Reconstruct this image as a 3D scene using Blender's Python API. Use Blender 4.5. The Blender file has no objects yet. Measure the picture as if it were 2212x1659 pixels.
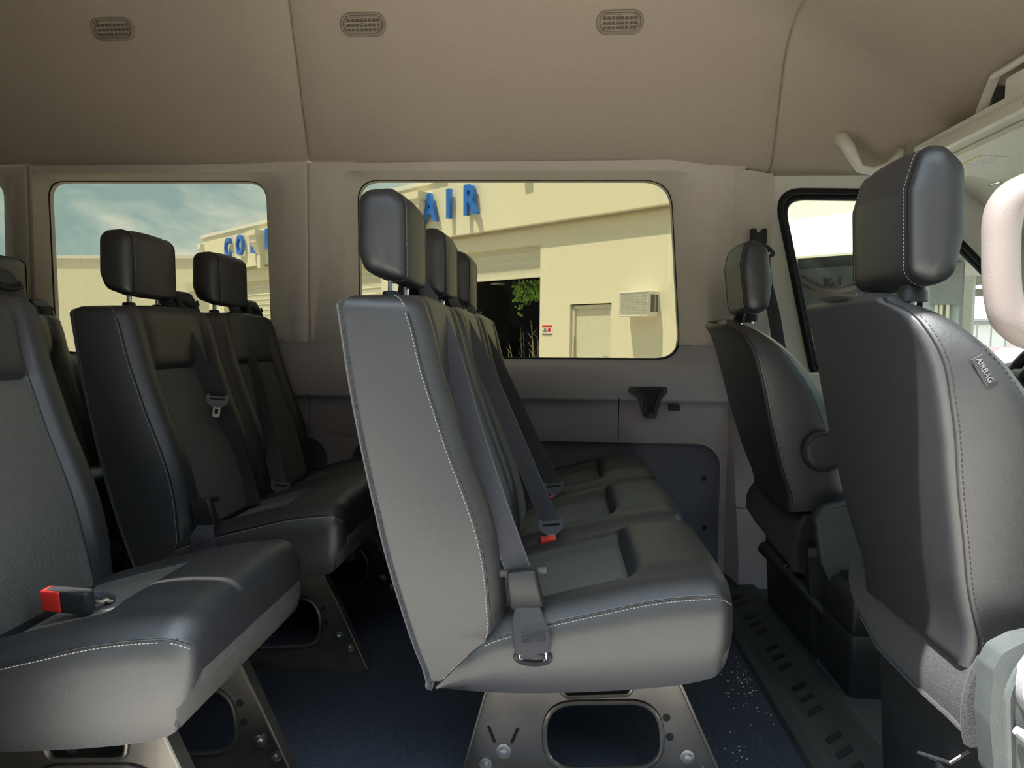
import bpy, bmesh, math, random
from mathutils import Vector, Matrix
PI = math.pi
C = bpy.context.scene.collection
random.seed(4)

# ------------------------------------------------------------------ camera
W, H, F = 2212.0, 1659.0, 1480.0
CAM = Vector((0, 0, 0.87))
def _basis():
    ey = Vector((104, 93.5, -F)).normalized()          # world +Y (across the van) in camera axes
    e = -0.013
    ex = Vector((1, e, (104 + 93.5*e)/F)).normalized()  # world +X (towards the cab)
    ex = (ex - ey*ex.dot(ey)).normalized()
    ez = ex.cross(ey)
    return ex, ey, ez
EX, EY, EZ = _basis()
# rows = world axes expressed in camera axes  ->  world = R @ camera
R3 = Matrix((EX, EY, EZ))
cam_d = bpy.data.cameras.new('camera'); cam = bpy.data.objects.new('camera', cam_d); C.objects.link(cam)
cam_d.sensor_fit = 'HORIZONTAL'; cam_d.sensor_width = 36.0; cam_d.lens = F/W*36.0
cam_d.clip_start = 0.02; cam_d.clip_end = 500
M4 = R3.to_4x4(); M4.translation = CAM
cam.matrix_world = M4
bpy.context.scene.camera = cam
def ray(px, py):
    return R3 @ Vector(((px-W/2)/F, -(py-H/2)/F, -1.0))
def P(px, py, Y):
    """world point seen at a pixel on the plane y = Y (camera stands at y = 0)"""
    d = ray(px, py); return CAM + d*(Y/d.y)
def PX(px, py, X):
    d = ray(px, py); return CAM + d*(X/d.x)
def PZ(px, py, Z):
    d = ray(px, py); return CAM + d*((Z-CAM.z)/d.z)

# ------------------------------------------------------------------ sky, sun, exposure
vs = bpy.context.scene.view_settings
vs.view_transform = 'Standard'; vs.look = 'None'; vs.gamma = 1.0; vs.use_curve_mapping = False
vs.exposure = 1.55
wd = bpy.data.worlds.new('sky'); bpy.context.scene.world = wd; wd.use_nodes = True
nt = wd.node_tree; nt.nodes.clear()
def N(t, ty, **kw):
    n = t.nodes.new(ty)
    for k, v in kw.items():
        if k in ('operation','blend_type','noise_dimensions','wave_type','bands_direction','feature','distance','data_type'): setattr(n, k, v)
        else: n.inputs[k].default_value = v
    return n
def ramp(t, stops):
    n = t.nodes.new('ShaderNodeValToRGB'); r = n.color_ramp
    while len(r.elements) < len(stops): r.elements.new(0.5)
    for e, (p, c) in zip(r.elements, stops): e.position = p; e.color = (*c, 1)
    return n
tc = nt.nodes.new('ShaderNodeTexCoord')
mp = nt.nodes.new('ShaderNodeMapping'); mp.inputs['Scale'].default_value = (1, 1, 2.6)
nz = N(nt, 'ShaderNodeTexNoise', Scale=2.6, Detail=7.0, Roughness=0.58, Distortion=0.5)
cr = ramp(nt, [(0.43, (0.52, 0.80, 1.00)), (0.50, (0.84, 1.06, 1.20)), (0.57, (1.35, 1.42, 1.45))])
bg = N(nt, 'ShaderNodeBackground', Strength=1.35); ow = nt.nodes.new('ShaderNodeOutputWorld')
L = nt.links.new
L(tc.outputs['Generated'], mp.inputs['Vector']); L(mp.outputs[0], nz.inputs['Vector']); L(nz.outputs['Fac'], cr.inputs['Fac'])
L(cr.outputs[0], bg.inputs['Color']); L(bg.outputs[0], ow.inputs[0])
sd = bpy.data.lights.new('sun', 'SUN'); sd.energy = 8.5; sd.angle = 0.012; sd.color = (1.0, 0.965, 0.90)
sun = bpy.data.objects.new('sun', sd); C.objects.link(sun)
el = math.radians(65); az = Vector((-0.85, -0.53, 0)).normalized()
sdir = az*math.cos(el) + Vector((0, 0, math.sin(el)))
sun.rotation_euler = sdir.to_track_quat('Z', 'Y').to_euler()

# ------------------------------------------------------------------ materials
MATS = {}
def mat(name, col, rough=0.5, spec=0.5, metal=0.0, bump=None, var=None, sheen=0.0, coat=0.0):
    """bump = (kind, scale, strength); var = (scale, second colour)"""
    m = bpy.data.materials.new(name); m.use_nodes = True; t = m.node_tree
    b = t.nodes['Principled BSDF']; b.inputs['Base Color'].default_value = (*col, 1)
    b.inputs['Roughness'].default_value = rough; b.inputs['Metallic'].default_value = metal
    b.inputs['Specular IOR Level'].default_value = spec
    b.inputs['Sheen Weight'].default_value = sheen; b.inputs['Coat Weight'].default_value = coat
    co = t.nodes.new('ShaderNodeTexCoord')
    sc = 30.0; c2 = [c*0.88 for c in col]
    if var: sc, c2 = var
    n = N(t, 'ShaderNodeTexNoise', Scale=sc, Detail=3.0); r = ramp(t, [(0.35, tuple(c2)), (0.65, tuple(col))])
    t.links.new(co.outputs['Object'], n.inputs['Vector']); t.links.new(n.outputs['Fac'], r.inputs['Fac'])
    t.links.new(r.outputs[0], b.inputs['Base Color'])
    if bump:
        k, s, st = bump
        if k == 'leather':
            v = t.nodes.new('ShaderNodeTexVoronoi'); v.inputs['Scale'].default_value = s; v.feature = 'F1'; out = v.outputs['Distance']
        elif k == 'rib':
            v = t.nodes.new('ShaderNodeTexWave'); v.inputs['Scale'].default_value = s; v.bands_direction = 'X'
            v.inputs['Distortion'].default_value = 1.2; v.inputs['Detail'].default_value = 2.0; out = v.outputs['Fac']
        elif k == 'weave':
            v = t.nodes.new('ShaderNodeTexWave'); v.inputs['Scale'].default_value = s; v.bands_direction = 'Z'
            v.inputs['Distortion'].default_value = 2.0; out = v.outputs['Fac']
        else:
            v = N(t, 'ShaderNodeTexNoise', Scale=s, Detail=4.0); out = v.outputs['Fac']
        t.links.new(co.outputs['Object'], v.inputs['Vector'])
        bp = t.nodes.new('ShaderNodeBump'); bp.inputs['Strength'].default_value = st; bp.inputs['Distance'].default_value = 0.002
        t.links.new(out, bp.inputs['Height']); t.links.new(bp.outputs[0], b.inputs['Normal'])
    MATS[name] = m; return m
mat('tongue_plastic', (0.12, 0.125, 0.14), 0.5, 0.4)
mat('black_vinyl', (0.0165, 0.017, 0.020), 0.47, 0.95, bump=('leather', 620, 0.10))
mat('seat_fabric', (0.078, 0.078, 0.070), 0.85, 0.25, bump=('rib', 330, 0.35), var=(160, (0.066, 0.066, 0.062)), sheen=0.15)
mat('carpet_back', (0.045, 0.045, 0.052), 0.95, 0.15, bump=('n', 420, 1.0), var=(260, (0.012, 0.012, 0.016)), sheen=0.4)
mat('felt', (0.040, 0.040, 0.043), 0.95, 0.15, bump=('n', 600, 0.8), var=(300, (0.024, 0.024, 0.027)), sheen=0.06)
mat('thread', (0.42, 0.41, 0.39), 0.7)
mat('band_fabric', (0.070, 0.068, 0.064), 0.9, 0.2, bump=('n', 700, 0.4))
mat('steel', (0.42, 0.41, 0.40), 0.32, metal=1.0)
mat('dark_thread', (0.012, 0.012, 0.012), 0.7)
mat('piping', (0.014, 0.014, 0.016), 0.4)
mat('webbing', (0.064, 0.064, 0.086), 0.6, 0.6, bump=('weave', 420, 0.9), var=(300, (0.038, 0.038, 0.050)), sheen=0.1)
mat('black_plastic', (0.022, 0.023, 0.025), 0.45, 0.45, bump=('n', 500, 0.25))
mat('grey_plastic', (0.050, 0.058, 0.058), 0.5, 0.4, bump=('n', 500, 0.3))
mat('light_grey_plastic', (0.20, 0.20, 0.215), 0.45, 0.4, bump=('n', 500, 0.25))
mat('red_plastic', (0.75, 0.035, 0.025), 0.35)
mat('chrome', (0.78, 0.78, 0.78), 0.16, metal=1.0)
mat('black_metal', (0.17, 0.155, 0.135), 0.36, 0.6, metal=0.8, var=(7, (0.10, 0.093, 0.085)), coat=0.4)
mat('headliner', (0.47, 0.40, 0.325), 0.95, 0.15, bump=('n', 900, 0.5), var=(240, (0.43, 0.365, 0.295)))
mat('pillar_trim', (0.62, 0.56, 0.49), 0.6, 0.35, bump=('n', 600, 0.3), var=(40, (0.60, 0.54, 0.47)))
mat('light_trim', (0.80, 0.78, 0.69), 0.5, 0.35, bump=('n', 600, 0.2), var=(40, (0.78, 0.76, 0.67)))
mat('dark_trim', (0.40, 0.385, 0.405), 0.6, 0.4, bump=('n', 700, 0.4), var=(60, (0.385, 0.37, 0.39)))
mat('vent_plastic', (0.31, 0.262, 0.212), 0.6, 0.3)
mat('pale_print', (0.16, 0.165, 0.18), 0.8)
mat('dark_panel', (0.155, 0.165, 0.205), 0.8, 0.25, bump=('n', 500, 0.4), var=(200, (0.14, 0.15, 0.188)))
mat('dark_block', (0.05, 0.05, 0.055), 0.9, 0.1)  # only for the added unseen block that darkens the seat reflections
mat('floor_carpet', (0.046, 0.055, 0.075), 0.95, 0.2, bump=('n', 700, 0.8), var=(350, (0.024, 0.030, 0.044)))
mat('floor_vinyl', (0.050, 0.060, 0.062), 0.7, 0.3, bump=('n', 500, 0.4))
mat('rubber', (0.012, 0.013, 0.014), 0.6, 0.3)
mat('mat_rubber', (0.034, 0.038, 0.040), 0.6, 0.35)
mat('crumb', (0.66, 0.60, 0.48), 0.8)
mat('stucco', (0.79, 0.74, 0.575), 0.9, 0.1, bump=('n', 40, 0.12), var=(1.2, (0.77, 0.73, 0.57)))
mat('shutter_paint', (0.70, 0.68, 0.54), 0.55, 0.3)
mat('white_paint', (0.82, 0.80, 0.74), 0.6, 0.3)
mat('grey_paint', (0.15, 0.155, 0.15), 0.7, 0.2)
mat('soffit', (0.50, 0.45, 0.33), 0.8, 0.1)
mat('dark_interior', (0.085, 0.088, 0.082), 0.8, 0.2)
mat('bay_wall', (0.27, 0.29, 0.285), 0.8, 0.2, var=(2, (0.22, 0.245, 0.245)))
mat('vane_plastic', (0.16, 0.135, 0.11), 0.7, 0.2)
mat('blue_sign', (0.010, 0.16, 0.66), 0.3, 0.5, coat=0.3)
mat('asphalt', (0.49, 0.455, 0.405), 0.9, 0.2, bump=('n', 90, 0.5), var=(3, (0.43, 0.40, 0.355)))
mat('leaf', (0.22, 0.40, 0.03), 0.55, 0.3, var=(9, (0.10, 0.22, 0.02)))
mat('twig', (0.34, 0.31, 0.18), 0.8)
mat('sign_white', (0.85, 0.85, 0.83), 0.5)
mat('sign_red', (0.70, 0.05, 0.06), 0.5)
mat('label_yellow', (0.85, 0.60, 0.02), 0.5)
mat('label_print', (0.05, 0.045, 0.03), 0.6)
mat('tag_cloth', (0.030, 0.030, 0.033), 0.8)
mat('handle_plastic', (0.155, 0.132, 0.124), 0.5, 0.3, bump=('n', 500, 0.15), var=(40, (0.15, 0.127, 0.12)))
mat('van_paint', (0.80, 0.80, 0.78), 0.3, 0.5, coat=0.5)
mat('lamp_white', (0.9, 0.9, 0.85), 0.4)
mat('car_red', (0.6, 0.03, 0.04), 0.3, 0.5, coat=0.5)
def glass(name, tint, rf=0.9):
    m = bpy.data.materials.new(name); m.use_nodes = True; t = m.node_tree; t.nodes.clear()
    tr = N(t, 'ShaderNodeBsdfTransparent', Color=(*tint, 1)); gl = N(t, 'ShaderNodeBsdfGlossy', Roughness=0.02)
    fr = N(t, 'ShaderNodeFresnel', IOR=1.45); mx = t.nodes.new('ShaderNodeMixShader'); o = t.nodes.new('ShaderNodeOutputMaterial')
    mu = N(t, 'ShaderNodeMath', operation='MULTIPLY'); mu.inputs[1].default_value = rf
    t.links.new(fr.outputs[0], mu.inputs[0]); t.links.new(mu.outputs[0], mx.inputs[0])
    t.links.new(tr.outputs[0], mx.inputs[1]); t.links.new(gl.outputs[0], mx.inputs[2]); t.links.new(mx.outputs[0], o.inputs[0])
    MATS[name] = m
glass('tinted_glass', (0.365, 0.355, 0.300), 0.5)
glass('clear_glass', (0.64, 0.67, 0.64), 0.5)
glass('windscreen_glass', (0.64, 0.68, 0.66), 0.5)
def mt(n): return MATS[n]

# ------------------------------------------------------------------ mesh helpers
class MB:
    def __init__(s): s.bm = bmesh.new(); s.mats = []; s.cur = 0
    def use(s, name):
        if name not in s.mats: s.mats.append(name)
        s.cur = s.mats.index(name); return s
    def face(s, vs):
        try: f = s.bm.faces.new(vs)
        except ValueError: return None
        f.material_index = s.cur; return f
    def poly(s, pts): return s.face([s.bm.verts.new(p) for p in pts])
    def loft(s, loops, closed=True, cap0=True, cap1=True, matf=None):
        rows = [[s.bm.verts.new(p) for p in lp] for lp in loops]; n = len(rows[0])
        for i in range(len(rows)-1):
            for j in range(n if closed else n-1):
                f = s.face([rows[i][j], rows[i][(j+1) % n], rows[i+1][(j+1) % n], rows[i+1][j]])
                if matf and f: f.material_index = s.idx(matf(i, j))
        if closed and cap0: s.face(rows[0][::-1])
        if closed and cap1: s.face(rows[-1])
        return rows
    def idx(s, name):
        if name not in s.mats: s.mats.append(name)
        return s.mats.index(name)
    def box(s, a, b, r=0.0, seg=2, M=None):
        c = [(a[i]+b[i])/2 for i in range(3)]; d = [abs(b[i]-a[i]) for i in range(3)]
        g = bmesh.ops.create_cube(s.bm, size=1.0); vs_ = g['verts']
        bmesh.ops.scale(s.bm, verts=vs_, vec=d); bmesh.ops.translate(s.bm, verts=vs_, vec=c)
        fs = set(f for v in vs_ for f in v.link_faces)
        if r > 0:
            es = list(set(e for v in vs_ for e in v.link_edges))
            res = bmesh.ops.bevel(s.bm, geom=es, offset=min(r, min(d)*0.49), segments=seg, profile=0.5, affect='EDGES')
            vs_ = list(set(res['verts']) | set(v for v in vs_ if v.is_valid))
            fs = set(f for v in vs_ for f in v.link_faces)
            vs_ = list(set(v for f in fs for v in f.verts))
        for f in fs: f.material_index = s.cur
        if M is not None: bmesh.ops.transform(s.bm, matrix=M, verts=vs_)
        return vs_
    def tube(s, pts, r, n=8, closed=False, caps=True):
        pts = [Vector(p) for p in pts]; m = len(pts); loops = []; up = None
        for i in range(m):
            if closed: t = (pts[(i+1) % m]-pts[i-1])
            else: t = pts[min(i+1, m-1)]-pts[max(i-1, 0)]
            t = t.normalized() if t.length > 1e-9 else Vector((0, 0, 1))
            if up is None:
                up = Vector((0, 0, 1)) if abs(t.z) < 0.9 else Vector((1, 0, 0))
            up = (up - t*up.dot(t)).normalized(); b = t.cross(up)
            rr = r[i] if isinstance(r, (list, tuple)) else r
            loops.append([pts[i]+(up*math.cos(a)+b*math.sin(a))*rr for a in [2*PI*k/n for k in range(n)]])
        if closed: loops.append(loops[0])
        s.loft(loops, True, caps and not closed, caps and not closed); return s
    def cyl(s, p0, p1, r, n=16, r1=None):
        s.tube([p0, p1], [r, r if r1 is None else r1], n); return s
    def strap(s, pts, wv, th=0.0014, w=None):
        """ribbon: pts centre line; wv = width vector(s) (half width)"""
        pts = [Vector(p) for p in pts]; loops = []
        for i, p in enumerate(pts):
            v = Vector(wv[i]) if isinstance(wv, list) else Vector(wv)
            t = (pts[min(i+1, len(pts)-1)]-pts[max(i-1, 0)]).normalized(); nn = t.cross(v).normalized()*th
            loops.append([p-v-nn*0.3, p-v*0.9-nn, p+v*0.9-nn, p+v-nn*0.3, p+v+nn*0.3, p+v*0.9+nn, p-v*0.9+nn, p-v+nn*0.3])
        s.loft(loops); return s
    def dashes(s, pts, dl=0.0042, gap=0.0022, r=0.0008):
        pts = resample(pts, (dl+gap)/2.0)
        acc = 0
        for i in range(0, len(pts)-1, 2): s.tube([pts[i], pts[i]+(pts[i+1]-pts[i])*1.2], r, 4)
        return s
    def prism(s, outline, d, holes=None):
        """flat outline (list of Vector), extruded by vector d, optional holes"""
        d = Vector(d)
        es = []; 
        def ring(pts):
            v = [s.bm.verts.new(p) for p in pts]
            return v, [s.bm.edges.new((v[i], v[(i+1) % len(v)])) for i in range(len(v))]
        if not holes:
            v0 = [s.bm.verts.new(p) for p in outline]; v1 = [s.bm.verts.new(Vector(p)+d) for p in outline]
            s.face(v0[::-1]); s.face(v1); n = len(v0)
            for i in range(n): s.face([v0[i], v0[(i+1) % n], v1[(i+1) % n], v1[i]])
            return s
        for off in (Vector(), d):
            allE = []
            for lp in [outline]+holes:
                v, e = ring([Vector(p)+off for p in lp]); allE += e
            r = bmesh.ops.triangle_fill(s.bm, use_beauty=True, use_dissolve=False, edges=allE)
            for g in r['geom']:
                if isinstance(g, bmesh.types.BMFace): g.material_index = s.cur
        for lp in [outline]+holes:
            a = [s.bm.verts.new(p) for p in lp]; b = [s.bm.verts.new(Vector(p)+d) for p in lp]; n = len(a)
            for i in range(n): s.face([a[i], a[(i+1) % n], b[(i+1) % n], b[i]])
        bmesh.ops.remove_doubles(s.bm, verts=s.bm.verts[:], dist=1e-6)
        return s
    def build_each(s, name, material=None, parent=None, smooth=35):
        """one object for every separate piece"""
        bm = s.bm; left = set(bm.faces); out = []
        while left:
            f0 = next(iter(left)); stack = [f0]; grp = {f0}
            while stack:
                f = stack.pop()
                for v in f.verts:
                    for g in v.link_faces:
                        if g not in grp: grp.add(g); stack.append(g)
            left -= grp; n_ = MB(); n_.mats = list(s.mats); mp_ = {}
            for f in sorted(grp, key=lambda f: f.index):
                vs_ = []
                for v in f.verts:
                    if v not in mp_: mp_[v] = n_.bm.verts.new(v.co)
                    vs_.append(mp_[v])
                g = n_.bm.faces.new(vs_); g.material_index = f.material_index
            out.append(n_.build(name, material, parent, smooth))
        bm.free(); return out
    def build(s, name, material=None, parent=None, smooth=35, recalc=True, loc=None):
        if recalc: bmesh.ops.recalc_face_normals(s.bm, faces=s.bm.faces[:])
        me = bpy.data.meshes.new(name); s.bm.to_mesh(me); s.bm.free()
        if material and not s.mats: me.materials.append(mt(material))
        for m_ in s.mats: me.materials.append(mt(m_))
        if smooth:
            me.shade_smooth(); me.set_sharp_from_angle(angle=math.radians(smooth))
        o = bpy.data.objects.new(name, me); C.objects.link(o)
        if parent is not None:
            o.parent = parent; r = parent
            while r.parent: r = r.parent
            me.transform(Matrix.Translation(-r.location))       # the part shares the base point of its thing
        else:
            xs = [v.co for v in me.vertices]
            b = Vector(((min(v.x for v in xs)+max(v.x for v in xs))/2, (min(v.y for v in xs)+max(v.y for v in xs))/2, min(v.z for v in xs)))
            me.transform(Matrix.Translation(-b)); o.location = b
        return o
def resample(pts, step):
    pts = [Vector(p) for p in pts]; out = [pts[0]]; acc = 0.0
    for a, b in zip(pts, pts[1:]):
        l = (b-a).length; 
        if l < 1e-9: continue
        d = step-acc
        while d <= l:
            out.append(a+(b-a)*(d/l)); d += step
        acc = l-(d-step)
    return out
def interp(tab, x):
    if x <= tab[0][0]: return tab[0][1]
    for (a, fa), (b, fb) in zip(tab, tab[1:]):
        if x <= b: return fa+(fb-fa)*(x-a)/(b-a)
    return tab[-1][1]
def smooth_interp(tab, x):
    """Catmull-Rom through the table"""
    n = len(tab)
    if x <= tab[0][0]: return tab[0][1]
    if x >= tab[-1][0]: return tab[-1][1]
    for i in range(n-1):
        if x <= tab[i+1][0]:
            x0, y0 = tab[i]; x1, y1 = tab[i+1]; h = x1-x0; t = (x-x0)/h
            m0 = (tab[i+1][1]-tab[i-1][1])/(tab[i+1][0]-tab[i-1][0]) if i > 0 else (y1-y0)/h
            m1 = (tab[i+2][1]-tab[i][1])/(tab[i+2][0]-tab[i][0]) if i+2 < n else (y1-y0)/h
            return (2*t**3-3*t*t+1)*y0+(t**3-2*t*t+t)*h*m0+(-2*t**3+3*t*t)*y1+(t**3-t*t)*h*m1
def sstep(a, b, x):
    t = max(0.0, min(1.0, (x-a)/(b-a))); return t*t*(3-2*t)
def rrect(w, h, r, n=6, cx=0, cy=0):
    """rounded rectangle points (2-D), counter-clockwise"""
    o = []
    for sx, sy, a0 in ((1, 1, 0), (-1, 1, 90), (-1, -1, 180), (1, -1, 270)):
        for k in range(n+1):
            a = math.radians(a0+90.0*k/n)
            o.append((cx+sx*(w/2-r)+r*math.cos(a), cy+sy*(h/2-r)+r*math.sin(a)))
    return o
def round_poly(pts, rad, n=6):
    """round the corners of a planar polygon (3-D points)"""
    pts = [Vector(p) for p in pts]; m = len(pts); out = []
    for i in range(m):
        p = pts[i]; a = pts[i-1]; b = pts[(i+1) % m]; r = rad[i] if isinstance(rad, (list, tuple)) else rad
        u = (a-p); v = (b-p); lu = u.length; lv = v.length; u /= lu; v /= lv
        if r <= 0: out.append(p); continue
        ang = u.angle(v); d = min(r/math.tan(ang/2), lu*0.48, lv*0.48)
        for k in range(n+1):
            t = k/n; out.append((p+u*d)*(1-t)**2+p*2*t*(1-t)+(p+v*d)*t*t)
    return out
def empty(name, loc, rz=0):
    o = bpy.data.objects.new(name, None); C.objects.link(o); o.location = loc; o.rotation_euler = (0, 0, rz)
    o.empty_display_size = 0.1; return o
def tag(o, label=None, cat=None, group=None, kind=None):
    if label: o['label'] = label
    if cat: o['category'] = cat
    if group: o['group'] = group
    if kind: o['kind'] = kind
    return o
def struct(o): o['kind'] = 'structure'; return o

# ================================================================== THE VAN BODY
YW = 2.66                                    # plane of the side glass
# floor of the van, ground outside
m = MB().use('floor_carpet'); m.box((-3.3, 0.80, -0.03), (0.60, 2.62, 0.0)); struct(m.build('floor'))
m = MB().use('floor_vinyl'); m.box((0.60, 0.80, -0.03), (2.6, 2.62, 0.0)); tag(m.build('cab_floor'), kind='structure')
m = MB().use('asphalt'); m.box((-60, -40, -0.70), (60, 90, -0.62)); tag(m.build('ground'), kind='structure')

# --- headliner: one cross-section swept along the van, with grooves at the joints
def ceil_h(x): return smooth_interp([(-4, 2.12), (0.05, 2.12), (0.3, 2.10), (0.5, 2.035), (0.76, 1.925), (1.1, 1.735), (1.27, 1.625), (1.5, 1.55)], x)
def head_sec(x, groove=0.0):
    h = ceil_h(x); side = [(2.665, 1.512), (2.60, 1.520), (2.575, 1.528), (2.560, 1.545), (2.552, 1.565), (2.535, 1.60)]
    ytop = 2.36-max(0, (2.12-h))*0.0; yc = 2.535-(h-1.60)*0.36
    r = 0.13
    # straight side from (2.535,1.60) towards (yc,h), rounded into the ceiling
    p0 = Vector((2.535, 1.60)); p1 = Vector((yc, h)); d = (p1-p0); ln = max(d.length, 1e-4); d = d/ln
    a = p1-d*min(r, ln*0.9); out = list(side)
    for k in range(1, 7): q = p0+(a-p0)*(k/6.0); out.append((q.x, q.y))
    e = Vector((yc-r, h+0.01))
    for k in range(1, 9):
        t = k/8.0; q = a*(1-t)**2+p1*2*t*(1-t)+e*t*t; out.append((q.x, q.y))
    for y in (2.0, 1.7, 1.4, 1.2): out.append((y, h+0.015))
    q0 = Vector((1.10, h+0.01)); out.append((q0.x, q0.y))
    zt = min(1.66, h-0.03)
    out += [(1.0, h-0.01), (0.93, (h+zt)/2+0.02), (0.88, zt), (0.84, zt-0.04), (0.81, zt-0.045)]
    if groove:
        o2 = []
        for i, (y, z) in enumerate(out):
            j0 = max(0, i-1); j1 = min(len(out)-1, i+1)
            t = Vector((out[j1][0]-out[j0][0], out[j1][1]-out[j0][1])).normalized(); nn = Vector((-t.y, t.x))
            if nn.y < 0 and y > 2.3: nn = -nn
            if y <= 2.3 and nn.y < 0: nn = -nn
            o2.append((y+nn.x*groove, z+nn.y*groove))
        out = o2
    return out
def headliner(x0, x1, name, n):
    xs = [x0, x0+0.004, x0+0.012]+[x0+0.012+(x1-x0-0.024)*k/n for k in range(1, n)]+[x1-0.012, x1-0.004, x1]
    loops = []
    for i, x in enumerate(xs):
        g = 0.016 if i in (0, len(xs)-1) else (0.004 if i in (1, len(xs)-2) else 0)
        sec = head_sec(x, g)
        pts = []
        for (y, z) in sec:
            # joints bow slightly towards the rear as they rise
            xx = x
            dz = -0.030*sstep(0.30, 0.62, x)*(1-sstep(1.60, 1.85, z))*(1 if y > 2.2 else 0); z = z+dz
            # padded shoulder with the recess of the grab handle over the cab door
            yy = y
            if 1.50 < z < 1.74 and y > 2.3: yy = y-0.035*sstep(0.80, 0.86, x)*0-0.05*sstep(0.93, 1.02, x)*sstep(1.40, 1.34, x)*sstep(1.74, 1.66, z)*0
            pts.append((xx, yy, z))
        loops.append(pts)
    m = MB().use('headliner'); m.loft(loops, closed=False)
    o = m.build(name, smooth=50, recalc=False); struct(o)
    return o
headliner(-3.3, -2.30, 'ceiling', 6)
headliner(-2.302, -0.950, 'ceiling', 8)
headliner(-0.952, 0.752, 'ceiling', 16)
headliner(0.750, 1.50, 'ceiling', 12)

# --- windows of the side wall: outlines traced on the glass plane
def wloop(corners, rad, n=8): return round_poly([P(x, y, YW) for x, y in corners], rad, n)
def grow(loop, l, r, b, t, y, y2=None):
    cx = sum(p.x for p in loop)/len(loop); cz = sum(p.z for p in loop)/len(loop)
    x0 = min(p.x for p in loop); x1 = max(p.x for p in loop); z0 = min(p.z for p in loop); z1 = max(p.z for p in loop)
    out = []
    for p in loop:
        fx = (p.x-x0)/(x1-x0); fz = (p.z-z0)/(z1-z0)
        out.append(Vector((p.x-l*(1-fx)+r*fx, y, p.z-b*(1-fz)+t*fz)))
    return out
def squared(loop, x0, x1, z0, z1, y):
    """rectangle with one point per point of the loop"""
    n = len(loop)//4; out = []
    cor = [(x0, z1), (x1, z1), (x1, z0), (x0, z0)]
    for q in range(4):
        c = cor[q]; pv = cor[q-1]; nx = cor[(q+1) % 4]
        for k in range(n):
            t = k/(n-1)*2-1       # -1..1 around the corner
            o_ = pv if t < 0 else nx; f = abs(t)*0.22
            out.append(Vector((c[0]+(o_[0]-c[0])*f, y, c[1]+(o_[1]-c[1])*f)))
    return out
ZT, ZS, ZB = 1.530, 0.856, 0.66
wins = [  # traced corners (clockwise from top left), tile limits
    ([(-430, 392), (14, 392), (20, 748), (-425, 748)], 0.075, -3.3, -2.075),
    ([(106, 391), (578, 391), (591, 766), (124, 762)], [0.07, 0.085, 0.085, 0.07], -2.075, -0.96),
    ([(773, 389), (1450, 389), (1470, 776), (778, 772)], [0.085, 0.115, 0.09, 0.085], -0.96, 0.66)]
up = MB().use('pillar_trim'); lo = MB().use('dark_trim')
for i, (cor, rad, xa, xb) in enumerate(wins):
    lp = wloop(cor, rad)
    rings = [grow(lp, -.004, -.004, -.004, -.004, YW+0.012), grow(lp, .004, .004, .004, .003, YW-0.012), grow(lp, .035, .045, .02, .008, YW-0.045), grow(lp, .065, .085, .035, .012, YW-0.072),
             grow(lp, .095, .115, .06, .016, YW-0.085)]
    rings.append(squared(lp, xa+.012, xb-.012, ZB+.012, ZT-.001, YW-0.088))
    rings.append(squared(lp, xa, xb, ZB, ZT, YW-0.088))
    for mb, keep_up in ((up, True), (lo, False)):
        t = MB(); t.use(mb.mats[0]); t.loft([r+[r[0]] for r in rings], closed=False)
        bmesh.ops.remove_doubles(t.bm, verts=t.bm.verts[:], dist=1e-5)
        bmesh.ops.bisect_plane(t.bm, geom=t.bm.verts[:]+t.bm.edges[:]+t.bm.faces[:], plane_co=(0, 0, ZS), plane_no=(0, 0, 1),
                               clear_outer=not keep_up, clear_inner=keep_up)
        me = bpy.data.meshes.new('t'); t.bm.to_mesh(me); t.bm.free(); mb.bm.from_mesh(me); bpy.data.meshes.remove(me)
    # glass with its black rubber seal
    w = MB().use('tinted_glass'); w.prism(grow(lp, .006, .006, .006, .006, YW+0.010), (0, 0.004, 0))
    g = w.build('window_%d' % (i+1), smooth=0); struct(g)
    s = MB().use('rubber'); s.tube(grow(lp, .0, .0, .0, .0, YW-0.006), 0.0045, 6, closed=True); s.build('window_seal', parent=g)
o = up.build('trim_1', smooth=40); struct(o); sm = o.modifiers.new('s', 'SOLIDIFY'); sm.thickness = 0.004
o = lo.build('trim_2', smooth=40); struct(o)

# --- lower side wall: ledge, smooth panels, recessed hardboard panels, floor
def lower_wall():
    m = MB().use('dark_trim')
    prof = [(ZB, YW-0.088), (0.655, YW-0.089), (0.648, YW-0.086), (0.640, YW-0.072), (0.632, YW-0.066), (0.615, YW-0.066), (0.56, YW-0.068), (0.50, YW-0.070), (0.492, YW-0.068)]
    def panel(xa, xb):
        m.loft([[(x, y, z) for x in (xa, xb)] for z, y in [(0.492, YW-0.05)]+prof[::-1]+[(ZB+0.004, YW-0.05)]], closed=False)
    for xa, xb in ((-3.3, -2.05), (-2.047, -0.97), (-0.967, 0.222), (0.225, 0.66)): panel(xa, xb)
    m.use('rubber'); m.box((-3.3, YW-0.045, 0.40), (0.60, YW-0.04, 0.668))
    m.use('dark_trim'); m.box((-0.90, YW-0.0675, 0.0), (-0.80, YW-0.048, 0.4915)); m.box((-2.13, YW-0.068, 0.0), (-2.04, YW-0.048, 0.4915))
    return struct(m.build('wall_left', smooth=40))
lower_wall()
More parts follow.
